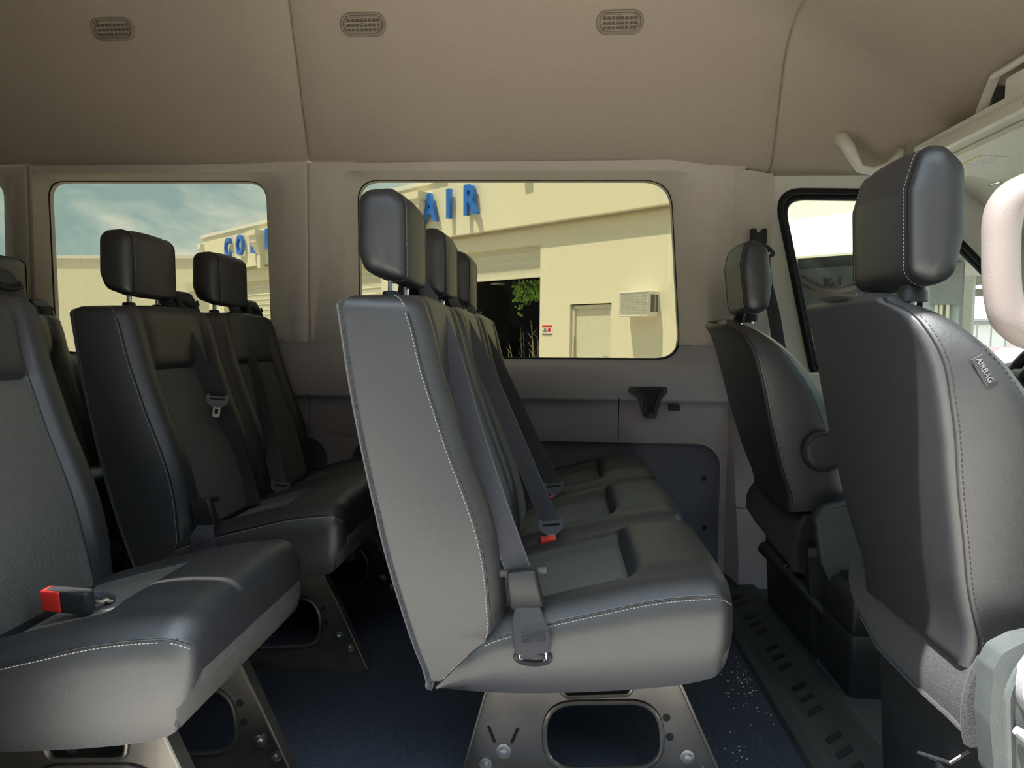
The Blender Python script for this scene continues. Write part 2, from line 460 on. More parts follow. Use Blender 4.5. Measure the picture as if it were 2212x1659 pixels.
# hardboard panels in rounded frames (the frame is the surround with a rounded hole)
def hard_panel(xa, xb, z1, rad, name):
    hole = round_poly([(xa, YW-0.070, z1), (xb, YW-0.070, z1), (xb, YW-0.070, -0.2), (xa, YW-0.070, -0.2)], [rad, rad, 0.001, 0.001], 8)
    m = MB().use('dark_panel'); m.box((xa-0.02, YW-0.050, 0.0), (xb+0.02, YW-0.044, z1+0.02))
    for (x, y) in ((1521, 1033), (1521, 1139), (1268, 999)):
        if xa < 0.3 < xb:
            p = P(x, y, YW-0.052); m.use('black_plastic'); m.tube([p, p+Vector((0, -0.004, 0)), p+Vector((0, -0.006, 0))], [0.009, 0.008, 0.003], 12)
    o = m.build(name, smooth=40); struct(o)
    f = MB().use('dark_trim')
    a = [Vector((xa-0.04, YW-0.07, 0.4925)), Vector((xb+0.05, YW-0.07, 0.4925)), Vector((xb+0.05, YW-0.07, 0.0)), Vector((xb, YW-0.07, 0.0))]
    arc = [p for p in hole if p.z > 0]          # over the top of the hole
    # corner gusset left and right
    for side in (0, 1):
        pts = []
        X = xb if side else xa; c = 1 if side else -1
        cx = X-c*rad; cz = z1-rad
        arcp = [Vector((cx+c*rad*math.sin(math.radians(k*10)), YW-0.068, cz+rad*math.cos(math.radians(k*10)))) for k in range(10)]
        poly = [Vector((cx, YW-0.068, 0.494))]+[Vector((X+c*0.035, YW-0.068, 0.494)), Vector((X+c*0.035, YW-0.068, 0.0)), Vector((X, YW-0.068, 0.0))]+arcp[::-1]
        f.prism(poly, (0, 0.02, 0))
    f.box((xa+rad-0.001, YW-0.068, z1), (xb-rad+0.001, YW-0.048, 0.494))
    struct(f.build(name.replace('wall', 'trim'), smooth=40))
hard_panel(-0.80, 0.605, 0.488, 0.09, 'wall_left_panel')
hard_panel(-2.05, -0.90, 0.488, 0.09, 'wall_left_panel')
hard_panel(-3.3, -2.12, 0.488, 0.09, 'wall_left_panel')

# --- B pillar and driver's door surround
pl = MB().use('dark_trim')
def pil(zs, mb, ftop):
    loops = []
    for z in zs:
        t = sstep(0.55, 0.0, z)
        y0 = YW-0.10-0.13*t*ftop; xa = 0.615; xb = 0.86+0.05*t
        loops.append([(xa, YW, z), (xa+0.01, YW-0.06, z), (xa+0.03, y0+0.012, z), (xa+0.055, y0, z), (xb-0.06, y0, z), (xb-0.03, y0+0.012, z), (xb-0.01, y0+0.05, z), (xb, YW, z)])
    mb.loft(loops, closed=True)
pil([0.0, 0.10, 0.20, 0.268], pl, 1); pil([0.272, 0.32, 0.38, 0.44, 0.5, 0.6, 0.7, 0.8, ZS-0.012], pl, 1)
struct(pl.build('trim_3', smooth=40))
pu = MB().use('pillar_trim'); loops = []
for z in (ZS-0.01, 0.9, 1.1, 1.3, 1.45, 1.488):
    y0 = YW-0.10
    loops.append([(0.60, YW-0.05, z), (0.61, YW-0.085, z), (0.635, y0, z), (0.66, y0-0.002, z), (0.71, y0+0.02, z), (0.74, y0+0.045, z), (0.77, y0+0.05, z), (0.77, YW, z), (0.60, YW, z)])
pu.loft(loops); struct(pu.build('trim_4', smooth=45))
YD = 2.64
win_d = round_poly([P(1676, 413, YD), P(1968, 416, YD), P(2290, 745, YD), P(2290, 812, YD), P(1757, 812, YD)], [0.075, 0.06, 0.02, 0.02, 0.05], 8)
fr = MB().use('light_trim')
outer = [Vector((0.765, YD, -0.03)), Vector((0.765, YD, 1.535)), Vector((1.46, YD, 1.535)), Vector((2.35, YD, 0.80)), Vector((2.35, YD, -0.03))]
fr.prism(outer, (0, 0.03, 0), holes=[win_d]); d1 = fr.build('door_1', smooth=30); struct(d1)
s = MB().use('rubber'); s.tube([p+Vector((0, -0.004, 0)) for p in win_d], 0.012, 8, closed=True)
s.tube([p+Vector((0, 0.012, 0)) for p in grow(win_d, -.018, -.018, -.018, -.018, YD)], 0.013, 8, closed=True); s.build('door_seal', parent=d1)
s = MB().use('rubber'); a = P(1980, 600, YD+.02); b = P(2000, 820, YD+.02); s.box((a.x-.004, YD+.012, .80), (a.x+.022, YD+.03, 1.36)); s.build('glass_divider', parent=d1)
s = MB().use('clear_glass'); s.prism([p+Vector((0, 0.02, 0)) for p in win_d], (0, 0.004, 0)); s.build('door_glass', parent=d1, smooth=0)
s = MB().use('light_trim'); s.box((0.9, YD-0.05, 0.02), (2.3, YD-0.002, 0.76), 0.02); s.build('door_card', parent=d1)
# white body jamb seen beside the rear seal of the door glass
# outer skin and blocking of light around
m = MB().use('van_paint'); m.box((-3.34, YW+0.03, -0.3), (0.76, YW+0.045, 0.79)); m.box((-3.34, 0.8, -0.1), (-3.30, 2.70, 2.15))
struct(m.build('wall_back', smooth=0))
m = MB().use('van_paint')
m.loft([[(x, y, z+0.03) for y, z in ((0.80, ceil_h(x)-0.3), (0.86, ceil_h(x)-0.05), (1.0, ceil_h(x)+0.03), (2.2, ceil_h(x)+0.03), (2.5, ceil_h(x)-0.04), (2.7, 1.62), (2.72, 1.50))] for x in (-3.32, -1, 0.05, .3, .5, .76, 1.1, 1.3, 1.52)], closed=False)
struct(m.build('ceiling_skin', smooth=40))
# aisle-side body behind the sliding door opening and ahead of it
m = MB().use('van_paint'); m.box((-3.3, 0.74, -0.7), (-0.80, 0.80, 1.64), 0.02); struct(m.build('wall_right', smooth=0))

# --- floor threshold between cabin and cab
t = MB().use('mat_rubber')
prof = [(0.515, 0.0), (0.522, 0.012), (0.545, 0.016), (0.56, 0.010), (0.575, 0.006), (0.64, 0.006), (0.665, 0.012), (0.69, 0.016), (0.702, 0.010), (0.706, 0.0)]
t.loft([[(x, y, z) for x, z in prof] for y in (0.85, 1.2, 1.6, 2.0, 2.55)], closed=False)
sl = t.build('trim_5', smooth=40); struct(sl)
t = MB().use('rubber')
for k in range(26):
    y = 0.92+k*0.055
    if (k//3) % 2 == 0 or True:
        if k % 4 == 3: continue
        t.prism([Vector((0.590, y, 0.0055)), Vector((0.632, y+0.035, 0.0055)), Vector((0.632, y+0.055, 0.0055)), Vector((0.590, y+0.020, 0.0055))], (0, 0, 0.003))
t.build('tread', parent=sl)

# --- seat vents of the headliner
def vent(px, py):
    lo_, hi = head_sec(0.0)[6:13][0], None
    # point on the sloping side of the headliner
    d = ray(px, py); t = 2.0
    best = None
    for k in range(2000):
        tt = 1.8+k*0.0005; q = CAM+d*(tt/d.y)
        ys = 2.535-(q.z-1.60)*0.36
        if q.y >= ys: best = q; break
    base = best+Vector((0, -0.004, -0.0015)); n = Vector((0, -1, -0.36)).normalized(); u = Vector((1, 0, 0)); v = u.cross(n).normalized()
    if v.z < 0: v = -v
    r = empty('air_vent', base)
    def pt(a, b, c): return base+u*a+v*b+n*c
    def ringp(w, h, rr, c): return [pt(a, b, c) for a, b in rrect(w, h, rr, 8)]
    m = MB().use('vent_plastic')
    lp = [ringp(.160, .076, .036, -0.004), ringp(.158, .074, .035, 0.003), ringp(.150, .066, .031, 0.006), ringp(.140, .058, .027, 0.005), ringp(.139, .057, .027, -0.006)]
    m.loft(lp, cap0=False, cap1=False); m.build('vent_frame', parent=r)
    m = MB().use('rubber'); m.prism(ringp(.142, .060, .028, -0.008), n*0.002); m.build('vent_backing', parent=r)
    m = MB().use('vent_plastic')
    lp = [ringp(.134, .053, .025, -0.004), ringp(.134, .053, .025, 0.006), ringp(.126, .045, .021, 0.006), ringp(.126, .045, .021, -0.004)]
    m.loft(lp, cap0=False, cap1=False)
    for b in (-0.0075, 0.0075): m.tube([pt(-.062, b, 0.004), pt(.062, b, 0.004)], 0.0014, 6)
    m.tube([pt(0, -.022, 0.003), pt(0, .022, 0.003)], 0.0014, 6)
    m.build('vent_louver', parent=r)
    m = MB().use('vent_plastic')
    for k in range(8):
        a = -.052+k*0.0148
        for b0 in (-.020, -.0055, .0095): m.prism([pt(a-.005, b0, -.004), pt(a+.0065, b0, -.003), pt(a+.0065, b0+.0085, -.003), pt(a-.005, b0+.0085, -.004)], n*0.0015)
    m.mats = ['vane_plastic']; m.build('vent_vanes', parent=r)
    m = MB().use('vent_plastic'); m.tube([pt(-.012, 0, 0.008), pt(0, 0.001, 0.010), pt(.012, 0, 0.008)], [0.002, 0.003, 0.002], 6); m.build('vent_tab', parent=r)
    return r
for (px, py, lb) in ((245, 63, 'greige oval air vent in the headliner above the two-seat bench, leftmost of three'),
                     (785, 53, 'middle one of the three greige oval air vents in the headliner'),
                     (1339, 48, 'greige oval air vent in the headliner, the one nearest the cab, rightmost of three')):
    tag(vent(px, py), lb, 'air vent', 'air vents in the headliner')

# --- cup pocket and charging socket on the side panel
def pocket():
    yw = YW-0.090
    c = P(1404, 865, yw); r = empty('cup_pocket', P(1404, 905, yw))
    def q(x, y, dy=0.0): return P(x, y, yw)+Vector((0, dy, 0))
    m = MB().use('black_plastic')
    out = [(1359, 836), (1441, 836), (1441, 848), (1428, 862), (1420, 890), (1416, 903), (1392, 903), (1386, 882), (1376, 858), (1359, 848)]
    inn = [(1374, 840), (1434, 840), (1424, 852), (1416, 868), (1410, 899), (1396, 899), (1392, 868), (1386, 852)]
    o3 = round_poly([q(x, y, 0.003) for x, y in out], 0.008, 4); 
    m.prism([p+Vector((0, -0.012, 0)) for p in o3], (0, 0.034, 0))
    ol = [q(x, y, -0.014) for x, y in inn]
    m.tube(round_poly(ol, 0.01, 5), 0.004, 6, closed=True); m.build('pocket_frame', parent=r)
    m = MB().use('rubber'); m.prism(round_poly([p+Vector((0, 0.001, 0)) for p in ol], 0.008, 4), (0, 0.001, 0)); m.build('pocket_hollow', parent=r)
    m = MB().use('grey_plastic'); a = q(1397, 892); b = q(1411, 900); m.box((a.x, a.y-0.02, b.z), (b.x, a.y-0.01, a.z), 0.002); m.build('drain_plug', parent=r)
    tag(r, 'black V-shaped cup pocket moulded in the dark side panel', 'cup holder')
    a = q(1445, 874); b = q(1468, 888)
    m = MB().use('black_plastic'); cx = (a.x+b.x)/2; cz = (a.z+b.z)/2
    e = empty('usb_socket', (cx, yw, b.z)); m.prism([Vector((cx+i, yw+0.022, cz+j)) for i, j in rrect(b.x-a.x, a.z-b.z, 0.005, 4)], (0, -0.027, 0)); m.build('faceplate', parent=e)
    m = MB().use('rubber'); m.prism([Vector((cx+i, yw-0.005, cz+j)) for i, j in rrect(.026, .013, 0.003, 4)], (0, -0.0015, 0)); m.build('port', parent=e)
    m = MB().use('chrome'); m.tube([Vector((cx+i+0.002, yw-0.0068, cz+j)) for i, j in rrect(.014, .006, 0.0028, 5)], 0.0007, 5, closed=True); m.build('port_rim', parent=e)
    tag(e, 'small black charging socket on the dark side panel beside the cup pocket', 'socket')
pocket()

# added dark block, unseen behind the camera, so the seats reflect less sky
m = MB().use('dark_block'); m.box((-22, -12, -0.65), (16, -6.5, 6.5)); struct(m.build('unseen_dark_block', smooth=0))

# ================================================================== CABIN SEATS
YN = 1.17
def tab(pts, Y=YN, inv=False):
    q = [P(x, y, Y) for x, y in pts]
    return sorted([(p.z, p.x) for p in q]) if not inv else sorted([(p.x, p.z) for p in q])
T_REAR = tab([(733, 640), (745, 720), (760, 820), (786, 960), (812, 1080), (840, 1200), (872, 1310), (905, 1410), (940, 1492)])
T_FRONT = tab([(862, 640), (884, 700), (908, 800), (936, 890), (962, 970), (992, 1050), (1020, 1130), (1040, 1210), (1050, 1300), (1049, 1388), (1010, 1420), (965, 1462), (943, 1488)])
T_TOP = tab([(940, 1487), (1005, 1425), (1049, 1389), (1110, 1368), (1200, 1345), (1300, 1323), (1400, 1302), (1480, 1292), (1575, 1287), (1600, 1288)], inv=True)
T_BOT = tab([(940, 1489), (1000, 1496), (1130, 1502), (1300, 1498), (1450, 1487), (1520, 1475), (1600, 1450)], inv=True)
XF = P(1577, 1300, YN).x                     # front of the cushion side
def back_g(s, z):
    b = sstep(0.36, 0.5, z)*(1-0.45*sstep(0.80, 0.93, z))
    g = 0.030*math.sin(PI/2*min(1.0, s/0.038)) - (0.004+0.016*b)*sstep(0.055, 0.095, s)
    if s > 0.08:
        k = sstep(0.08, 0.10, s)
        g += k*0.010*sstep(0.786, 0.806, z) - k*0.006*math.exp(-((z-0.784)/0.006)**2)
    g += 0.008*sstep(0.36, 0.42, z)*(1-sstep(0.5, 0.62, z))*sstep(.08, .12, s)
    return g
def ys_row(w):
    s = [0, .004, .010, .018, .028, .038, .050, .060, .070, .080, .086, .092, .100, .12, .15, .185, w/2]
    return s+[w-v for v in s[:-1][::-1]]
def make_back(root, X0, Y0, w):
    zs = [0.262, 0.275, 0.29, 0.31, 0.33, 0.35, 0.37, 0.40, 0.44, 0.48, 0.52, 0.56, 0.60, 0.64, 0.68, 0.72, 0.755, 0.772, 0.778, 0.784, 0.790, 0.796, 0.806, 0.83, 0.86, 0.885, 0.905, 0.92]
    ys = ys_row(w); loops = []; R = 0.027
    def loop(z, zz, ins):
        xr = smooth_interp(T_REAR, z); xf = smooth_interp(T_FRONT, z); f = []
        cut = sstep(0.30, 0.36, z)
        for y in ys:
            s = min(y, w-y); g = back_g(s, z)*cut
            x = max(xr+0.004, xf+g-ins*1.0); yy = w/2+(y-w/2)*(1-ins*1.6/w)
            f.append((X0+x, Y0+yy, zz+0.010*ins/R*math.sin(PI*y/w)))
        r = []
        for k in range(9):
            y = w*(1-k/8.0); yy = w/2+(y-w/2)*(1-ins*1.6/w)
            r.append((X0+xr+ins*0.8, Y0+yy, zz+0.010*ins/R*math.sin(PI*y/w)))
        return f+r
    for z in zs: loops.append(loop(z, z, 0))
    for k in range(1, 8):
        a = PI/2*k/7.0; loops.append(loop(0.92+0.001*k, 0.92+R*math.sin(a), R*(1-math.cos(a))))
    nF = len(ys)
    def mf(i, j):
        z = zs[min(i, len(zs)-1)]
        if j < nF-1:
            s = min((ys[j]+ys[j+1])/2, w-(ys[j]+ys[j+1])/2)
            if s > 0.086 and 0.36 < z < 0.780: return 'seat_fabric'
        return 'black_vinyl'
    m = MB().use('black_vinyl'); m.loft(loops, matf=mf)
    b = m.build('backrest', parent=root, smooth=50)
    # stitched seams down both front edges
    for name, mtl, off in (('stitching', 'thread', 0),):
        st = MB().use(mtl)
        for side, yy in ((-1, -0.0006), (1, w+0.0006)):
            st = MB().use(mtl)
            pts = [Vector((X0+smooth_interp(T_FRONT, z)-0.0015, Y0+yy, z)) for z in [0.268+0.01*k for k in range(66) if 0.268+0.01*k < 0.921]]
            st.dashes(pts, r=0.00065)
            sg = -1 if side < 0 else 1
            arc = [Vector((X0+smooth_interp(T_FRONT, 0.92)-0.0015-R*(1-math.cos(a)), Y0+yy-sg*0.8*R*(1-math.cos(a)), 0.92+R*math.sin(a)+0.0006)) for a in [PI/2*q/8 for q in range(1, 8)]]
            st.dashes(arc, r=0.00065)
            st.build(name, parent=b, smooth=0)
    st = MB().use('piping')
    for yy in (0.001, w-0.001):
        st.tube([Vector((X0+smooth_interp(T_FRONT, z)+0.0035, Y0+yy, z)) for z in [0.356+0.014*k for k in range(41)]], 0.0016, 6)
    for s in (0.083, w-0.083):
        st.tube([Vector((X0+smooth_interp(T_FRONT, z)+back_g(0.083, z)+0.0002, Y0+s, z)) for z in [0.40+0.014*k for k in range(38)]], 0.0013, 6)
    st.build_each('piping', parent=b)
    # carpeted back shell
    m = MB().use('carpet_back'); lp = []
    zz = [0.245, 0.255]+[0.28+0.03*k for k in range(22)]+[0.925]
    for z in zz:
        xr = smooth_interp(T_REAR, z) if z > 0.262 else smooth_interp(T_REAR, 0.262)+(0.262-z)*-0.1
        t = 0.013
        lp.append([(X0+xr-t, Y0+.012, z), (X0+xr-t*.5, Y0+.001, z), (X0+xr, Y0-.0015, z), (X0+xr+.002, Y0-.0015, z), (X0+xr+.002, Y0+w+.0015, z), (X0+xr, Y0+w+.0015, z), (X0+xr-t*.5, Y0+w-.001, z), (X0+xr-t, Y0+w-.012, z)])
    for k in (1, 2, 3, 4):
        a = PI/2*k/4; z = 0.925+0.016*math.sin(a); xr = smooth_interp(T_REAR, 0.925); t = 0.013*math.cos(a)+.002; i_ = 0.02*(1-math.cos(a))
        lp.append([(X0+xr-t, Y0+.012+i_, z), (X0+xr-t*.5, Y0+.001+i_, z), (X0+xr, Y0-.0015+i_, z), (X0+xr+.002+i_*.4, Y0-.0015+i_, z), (X0+xr+.002+i_*.4, Y0+w+.0015-i_, z), (X0+xr, Y0+w+.0015-i_, z), (X0+xr-t*.5, Y0+w-.001-i_, z), (X0+xr-t, Y0+w-.012-i_, z)])
    m.loft(lp); m.build('back_panel', parent=root)
    return b
def cush_g(s, x):
    g = 0.026*math.sin(PI/2*min(1.0, s/0.045))
    roll = sstep(0.128, 0.150, x)
    k = sstep(0.072, 0.105, s)
    g += -0.022*k*(1-roll) - 0.012*math.exp(-((x-0.136)/0.010)**2)*k + roll*0.010*sstep(.05, .10, s)*(1-sstep(0.20, 0.31, x)*0.6)
    g *= 0.35+0.65*sstep(-0.20, -0.08, x)
    return g
def make_cushion(root, X0, Y0, w):
    xs = [-0.213, -0.20, -0.18, -0.15, -0.12, -0.09, -0.06, -0.03, 0.0, 0.03, 0.06, 0.09, 0.11, 0.122, 0.130, 0.136, 0.142, 0.150, 0.165, 0.185, 0.205, 0.23, 0.255, 0.27]
    ys = ys_row(w); loops = []; xe = xs[-1]; R = XF-xe+0.012
    def loop(x, xx, iy, dt, db):
        zt = smooth_interp(T_TOP, x)-dt; zb = smooth_interp(T_BOT, x)+db; f = []
        for y in ys:
            s = min(y, w-y); yy = w/2+(y-w/2)*(1-2*iy/w)
            f.append((X0+xx, Y0+yy, max(zt+cush_g(s, x), zb+0.004)))
        hgt = zt-zb; bow = 0.006*(1 if hgt > 0.05 else 0)
        r = []
        for k in (1, 2, 3): r.append((X0+xx, Y0+w-iy+bow*math.sin(PI*k/4), zt-hgt*k/4.0))
        for k in range(7):
            y = w*(1-k/6.0); e = 0.012 if k in (0, 6) else 0
            r.append((X0+xx, Y0+w/2+(y-w/2)*(1-2*(iy+e*.6)/w), zb+0*e))
        for k in (3, 2, 1): r.append((X0+xx, Y0+iy-bow*math.sin(PI*k/4), zt-hgt*k/4.0))
        return f+r
    for x in xs: loops.append(loop(x, x, 0, 0, 0))
    for k in range(1, 8):
        a = PI/2*k/7.0; c = 1-math.cos(a)
        loops.append(loop(xe+0.002*k, xe+R*math.sin(a), 0.034*c, 0.034*c, 0.05*c+0.02*k/7))
    nF = len(ys)
    def mf(i, j):
        x = xs[min(i, len(xs)-1)]
        if i >= len(xs)+1 and nF+2 <= j <= nF+9: return 'band_fabric'
        if j < nF-1:
            s = min((ys[j]+ys[j+1])/2, w-(ys[j]+ys[j+1])/2)
            if s > 0.086 and -0.14 < x < 0.135: return 'seat_fabric'
        return 'black_vinyl'
    m = MB().use('black_vinyl'); m.loft(loops, matf=mf)
    c = m.build('seat_cushion', parent=root, smooth=50)
    st = MB().use('thread'); pp = MB().use('piping')
    for yy, sg in ((-0.0008, -1), (w+0.0008, 1)):
        st = MB().use('thread')
        pts = [Vector((X0+x, Y0+yy, smooth_interp(T_TOP, x)-0.0045)) for x in [-0.125+0.008*k for k in range(50)]]
        st.dashes([p for p in pts if p.x < X0+xe+.01], r=0.00065)
        arc = [Vector((X0+xe+R*math.sin(a), Y0+yy-sg*0.034*(1-math.cos(a)), smooth_interp(T_TOP, xe)-0.0045-.034*(1-math.cos(a)))) for a in [PI/2*k/6 for k in range(1, 5)]]
        st.dashes(arc, r=0.00065); st.build('stitching', parent=c, smooth=0)
        pp.tube([p+Vector((0, 0, 0.0055)) for p in pts if p.x < X0+xe]+[p+Vector((0, 0, 0.0055)) for p in arc], 0.0014, 6)
        # upright seam at the front corner
        ztop = smooth_interp(T_TOP, xe)-.006
        pp.tube([Vector((X0+xe+0.018, Y0+yy*1.0-sg*0.006, ztop+0.006)), Vector((X0+xe+0.022, Y0+yy-sg*0.007, ztop-0.06)), Vector((X0+xe+0.012, Y0+yy-sg*0.005, ztop-0.125))], 0.0012, 6)
    pp.build_each('piping', parent=c)
    zb = smooth_interp(T_BOT, xe)
    m = MB().use('band_fabric'); m.box((X0+xe+R-0.004, Y0+0.035, zb+0.068), (X0+xe+R+0.0012, Y0+w-0.035, zb+0.088), 0.001); m.build('front_band', parent=c)
    return c
HP = [(776, 430), (792, 412), (848, 407), (874, 432), (876, 602), (852, 607), (790, 584), (774, 540)]
def make_headrest(root, X0, Y0, w):
    yc = Y0+w*0.5; hw = 0.118; dx = 0.0
    prof = round_poly([P(x, y, 1.295) for x, y in HP], 0.03, 5)
    prof = [Vector((p.x, 0, p.z)) for p in prof]; cx = sum(p.x for p in prof)/len(prof); cz = sum(p.z for p in prof)/len(prof)
    def ring(y, ins, crown=0.0):
        return [Vector((X0+cx+(p.x-cx)*(1-ins/0.045), yc+y, cz+(p.z-cz)*(1-ins/0.09))) for p in prof]
    lv = []
    R = 0.020
    for k in range(6): a = PI/2*k/5; lv.append((-hw+R*(1-math.sin(a)), R*(1-math.cos(PI/2-a))*1.0))
    lv = [(-hw-0.004, 0.030), (-hw-0.001, 0.018), (-hw+0.004, 0.009), (-hw+0.011, 0.003), (-hw+0.018, 0.0), (-hw+0.021, 0.0012), (-hw+0.024, 0.0), (-hw*0.5, -0.004), (0, -0.0055)]
    lv = lv+[(-y, i) for y, i in lv[:-1][::-1]]
    m = MB().use('black_vinyl'); m.loft([ring(y, i) for y, i in lv]); h = m.build('headrest', parent=root, smooth=60)
    s = MB().use('piping')
    for y in (-hw+0.0195, hw-0.0195): s.tube(ring(y, -0.0005), 0.0012, 6, closed=True)
    s.build_each('piping', parent=h)
    for y in (-hw+0.0255, hw-0.0255):
        s = MB().use('thread'); r = ring(y, -0.0014); s.dashes(r+[r[0]], dl=0.0035, r=0.00036); s.build('stitching', parent=h, smooth=0)
    for sgn in (-1, 1):
        x = X0+cx+0.012; y = yc+sgn*0.066; zt = cz-0.075
        p = MB().use('chrome'); p.cyl((x-0.002, y, 0.93), (x, y, zt+0.02), 0.0065, 14); p.build('headrest_post', parent=h)
        p = MB().use('black_plastic'); p.tube([(x-.002, y, 0.935), (x-.002, y, 0.950), (x-.002, y, 0.954), (x-.002, y, 0.962), (x-.002, y, 0.964)], [0.021, 0.021, 0.017, 0.016, 0.011], 16); p.build('post_guide', parent=h)
    return h
def make_guide(root, X0, Y0, w, side=1):
    """black belt outlet on the shoulder of the backrest"""
    y = Y0+(w-0.045 if side > 0 else 0.045); x = X0-0.335
    m = MB().use('black_plastic')
    lp = []
    for z, ax, ay, ox in ((0.90, .045, .060, 0), (0.94, .045, .060, 0), (0.965, .038, .056, 0), (0.99, .030, .050, -.004), (1.005, .024, .044, -.006), (1.011, .012, .030, -.006)):
        lp.append([Vector((x+ox+a, y+b, z)) for a, b in rrect(ax*2, ay*2, min(ax, ay)*0.5, 5)])
    m.loft(lp); g = m.build('belt_guide', parent=root, smooth=50)
    m = MB().use('rubber'); m.box((x+0.020, y-.030, 0.968), (x+0.035, y+.030, 0.980), 0.003)
    m.tube([Vector((x+.036, y-.034, .984)), Vector((x+.042, y-.032, .972)), Vector((x+.043, y, .966)), Vector((x+.042, y+.032, .972)), Vector((x+.036, y+.034, .984))], 0.004, 6)
    m.build('guide_slot', parent=g)
def make_belt(root, X0, pts, ws):
    b = MB().use('webbing')
    # refine
    P3 = [Vector(p) for p in pts]; t = list(range(len(pts))); fine = []; fw = []
    for k in range(0, (len(pts)-1)*8+1):
        u = k/8.0; fine.append(Vector([smooth_interp([(i, P3[i][c]) for i in t], u) for c in range(3)]))
        fw.append(Vector([smooth_interp([(i, ws[i][c]) for i in t], u) for c in range(3)]))
    b.strap(fine, fw, 0.0013); o = b.build('seat_belt', parent=root, smooth=60)
    for sg in (-0.93, 0.93): s = MB().use('light_grey_plastic'); s.dashes([p+w_*sg+Vector((0, -0.0012, 0)) for p, w_ in zip(fine, fw)], dl=0.002, gap=0.0022, r=0.0005); s.build('belt_stitching', parent=o, smooth=0)
    return o
def oriented(c, ux, uz):
    """matrix with local x along ux, z along uz, at c"""
    ux = Vector(ux).normalized(); uz = Vector(uz); uz = (uz-ux*uz.dot(ux)).normalized(); uy = uz.cross(ux)
    M = Matrix((ux, uy, uz)).transposed().to_4x4(); M.translation = Vector(c); return M
def make_tongue(root, c, ux, uz, metal=True):
    M = oriented(c, ux, uz)
    m = MB().use('tongue_plastic'); m.prism([M @ Vector(p) for p in [(-.030, -.004, .012), (-.026, -.004, .017), (-.020, -.004, .010), (.020, -.004, .010), (.026, -.004, .017), (.030, -.004, .012), (.028, -.004, -.008), (.014, -.004, -.020), (-.014, -.004, -.020), (-.028, -.004, -.008)]], M.to_3x3() @ Vector((0, .009, 0)))
    t = m.build('belt_tongue', parent=root, smooth=30)
    m = MB().use('chrome'); out = [(-.010, 0, -.018), (.010, 0, -.018), (.010, 0, -.046), (.007, 0, -.050), (-.007, 0, -.050), (-.010, 0, -.046)]
    hole = [(-.005, 0, -.026), (.005, 0, -.026), (.005, 0, -.040), (-.005, 0, -.040)]
    m.prism([M @ Vector(p) for p in out], M.to_3x3() @ Vector((0, .0025, 0)), holes=[[M @ Vector(p) for p in hole]]); m.build('latch_blade', parent=t, smooth=0)
    m = MB().use('rubber'); m.box((-.021, -.006, .000), (.021, .006, .006), .002, M=M); m.build('tongue_slot', parent=t)
def make_buckle(root, c, ux, uz, red=True, L_=0.07, rl=0.010):
    M = oriented(c, ux, uz)
    m = MB().use('black_plastic'); m.box((-.021, -.011, -L_), (.021, .011, -.002), .006, 3, M=M); b = m.build('belt_buckle', parent=root)
    if red:
        m = MB().use('red_plastic'); m.box((-.019, -.0125, -rl), (.019, .0125, .004), .003, 3, M=M); m.build('release_button', parent=b)
    return b
def make_anchor(root, X0, Y0):
    """plastic sleeve, folded webbing tab and the slot in the cushion side"""
    c = Vector((X0-0.058, Y0+0.022, 0.432)); M = oriented(c, (1, -0.12, 0.16), (-0.20, -0.10, 1))
    m = MB().use('black_plastic')
    lp = []
    for z, hw, hy in ((-.036, .029, .011), (-.033, .030, .013), (0, .028, .013), (.030, .026, .011), (.033, .024, .009)):
        lp.append([M @ Vector((a, b, z)) for a, b in rrect(hw*2, hy*2, 0.006, 4)])
    m.loft(lp); s = m.build('belt_sleeve', parent=root, smooth=50)
    m = MB().use('black_plastic'); m.box((-.052, .004, .018), (-.020, .014, .034), .004, M=M); m.box((.020, .004, .018), (.046, .014, .034), .004, M=M); m.build_each('sleeve_wing', parent=s)
    w = MB().use('webbing')
    pts = [M @ Vector((0, 0.0, -.030)), Vector((X0-.048, Y0-.008, .380)), Vector((X0-.042, Y0-.014, .355)), Vector((X0-.040, Y0-.012, .332)), Vector((X0-.039, Y0-.004, .318))]
    hw = [.020, .030, .0335, .031, .021]
    w.strap(pts, [Vector((h, 0, h*0.14)) for h in hw], 0.004); t = w.build('webbing_tab', parent=root, smooth=60)
    st = MB().use('dark_thread')
    for r in range(5):
        for k in range(7):
            p = Vector((X0-.060+k*0.0062+(r % 2)*0.002, Y0-.0185, .349+r*0.0042+k*0.0009)); st.tube([p, p+Vector((.0028, 0, .001))], 0.0008, 4)
    st.build('bar_tack', parent=t, smooth=0)
    cc = Vector((X0-.040, Y0-.0075, .3185)); m = MB().use('piping')
    m.tube([cc+Vector((.030*math.cos(a), -0.002, .011*math.sin(a))) for a in [2*PI*k/24 for k in range(24)]], 0.0045, 8, closed=True)
    m.build('anchor_slot', parent=root)
    m = MB().use('chrome')
    for sg in (-1, 1): m.tube([cc+Vector((sg*.022, -.004, .012)), cc+Vector((sg*.0235, -.005, 0)), cc+Vector((sg*.018, -.003, -.003))], 0.0022, 6)
    m.build_each('anchor_ring', parent=root)
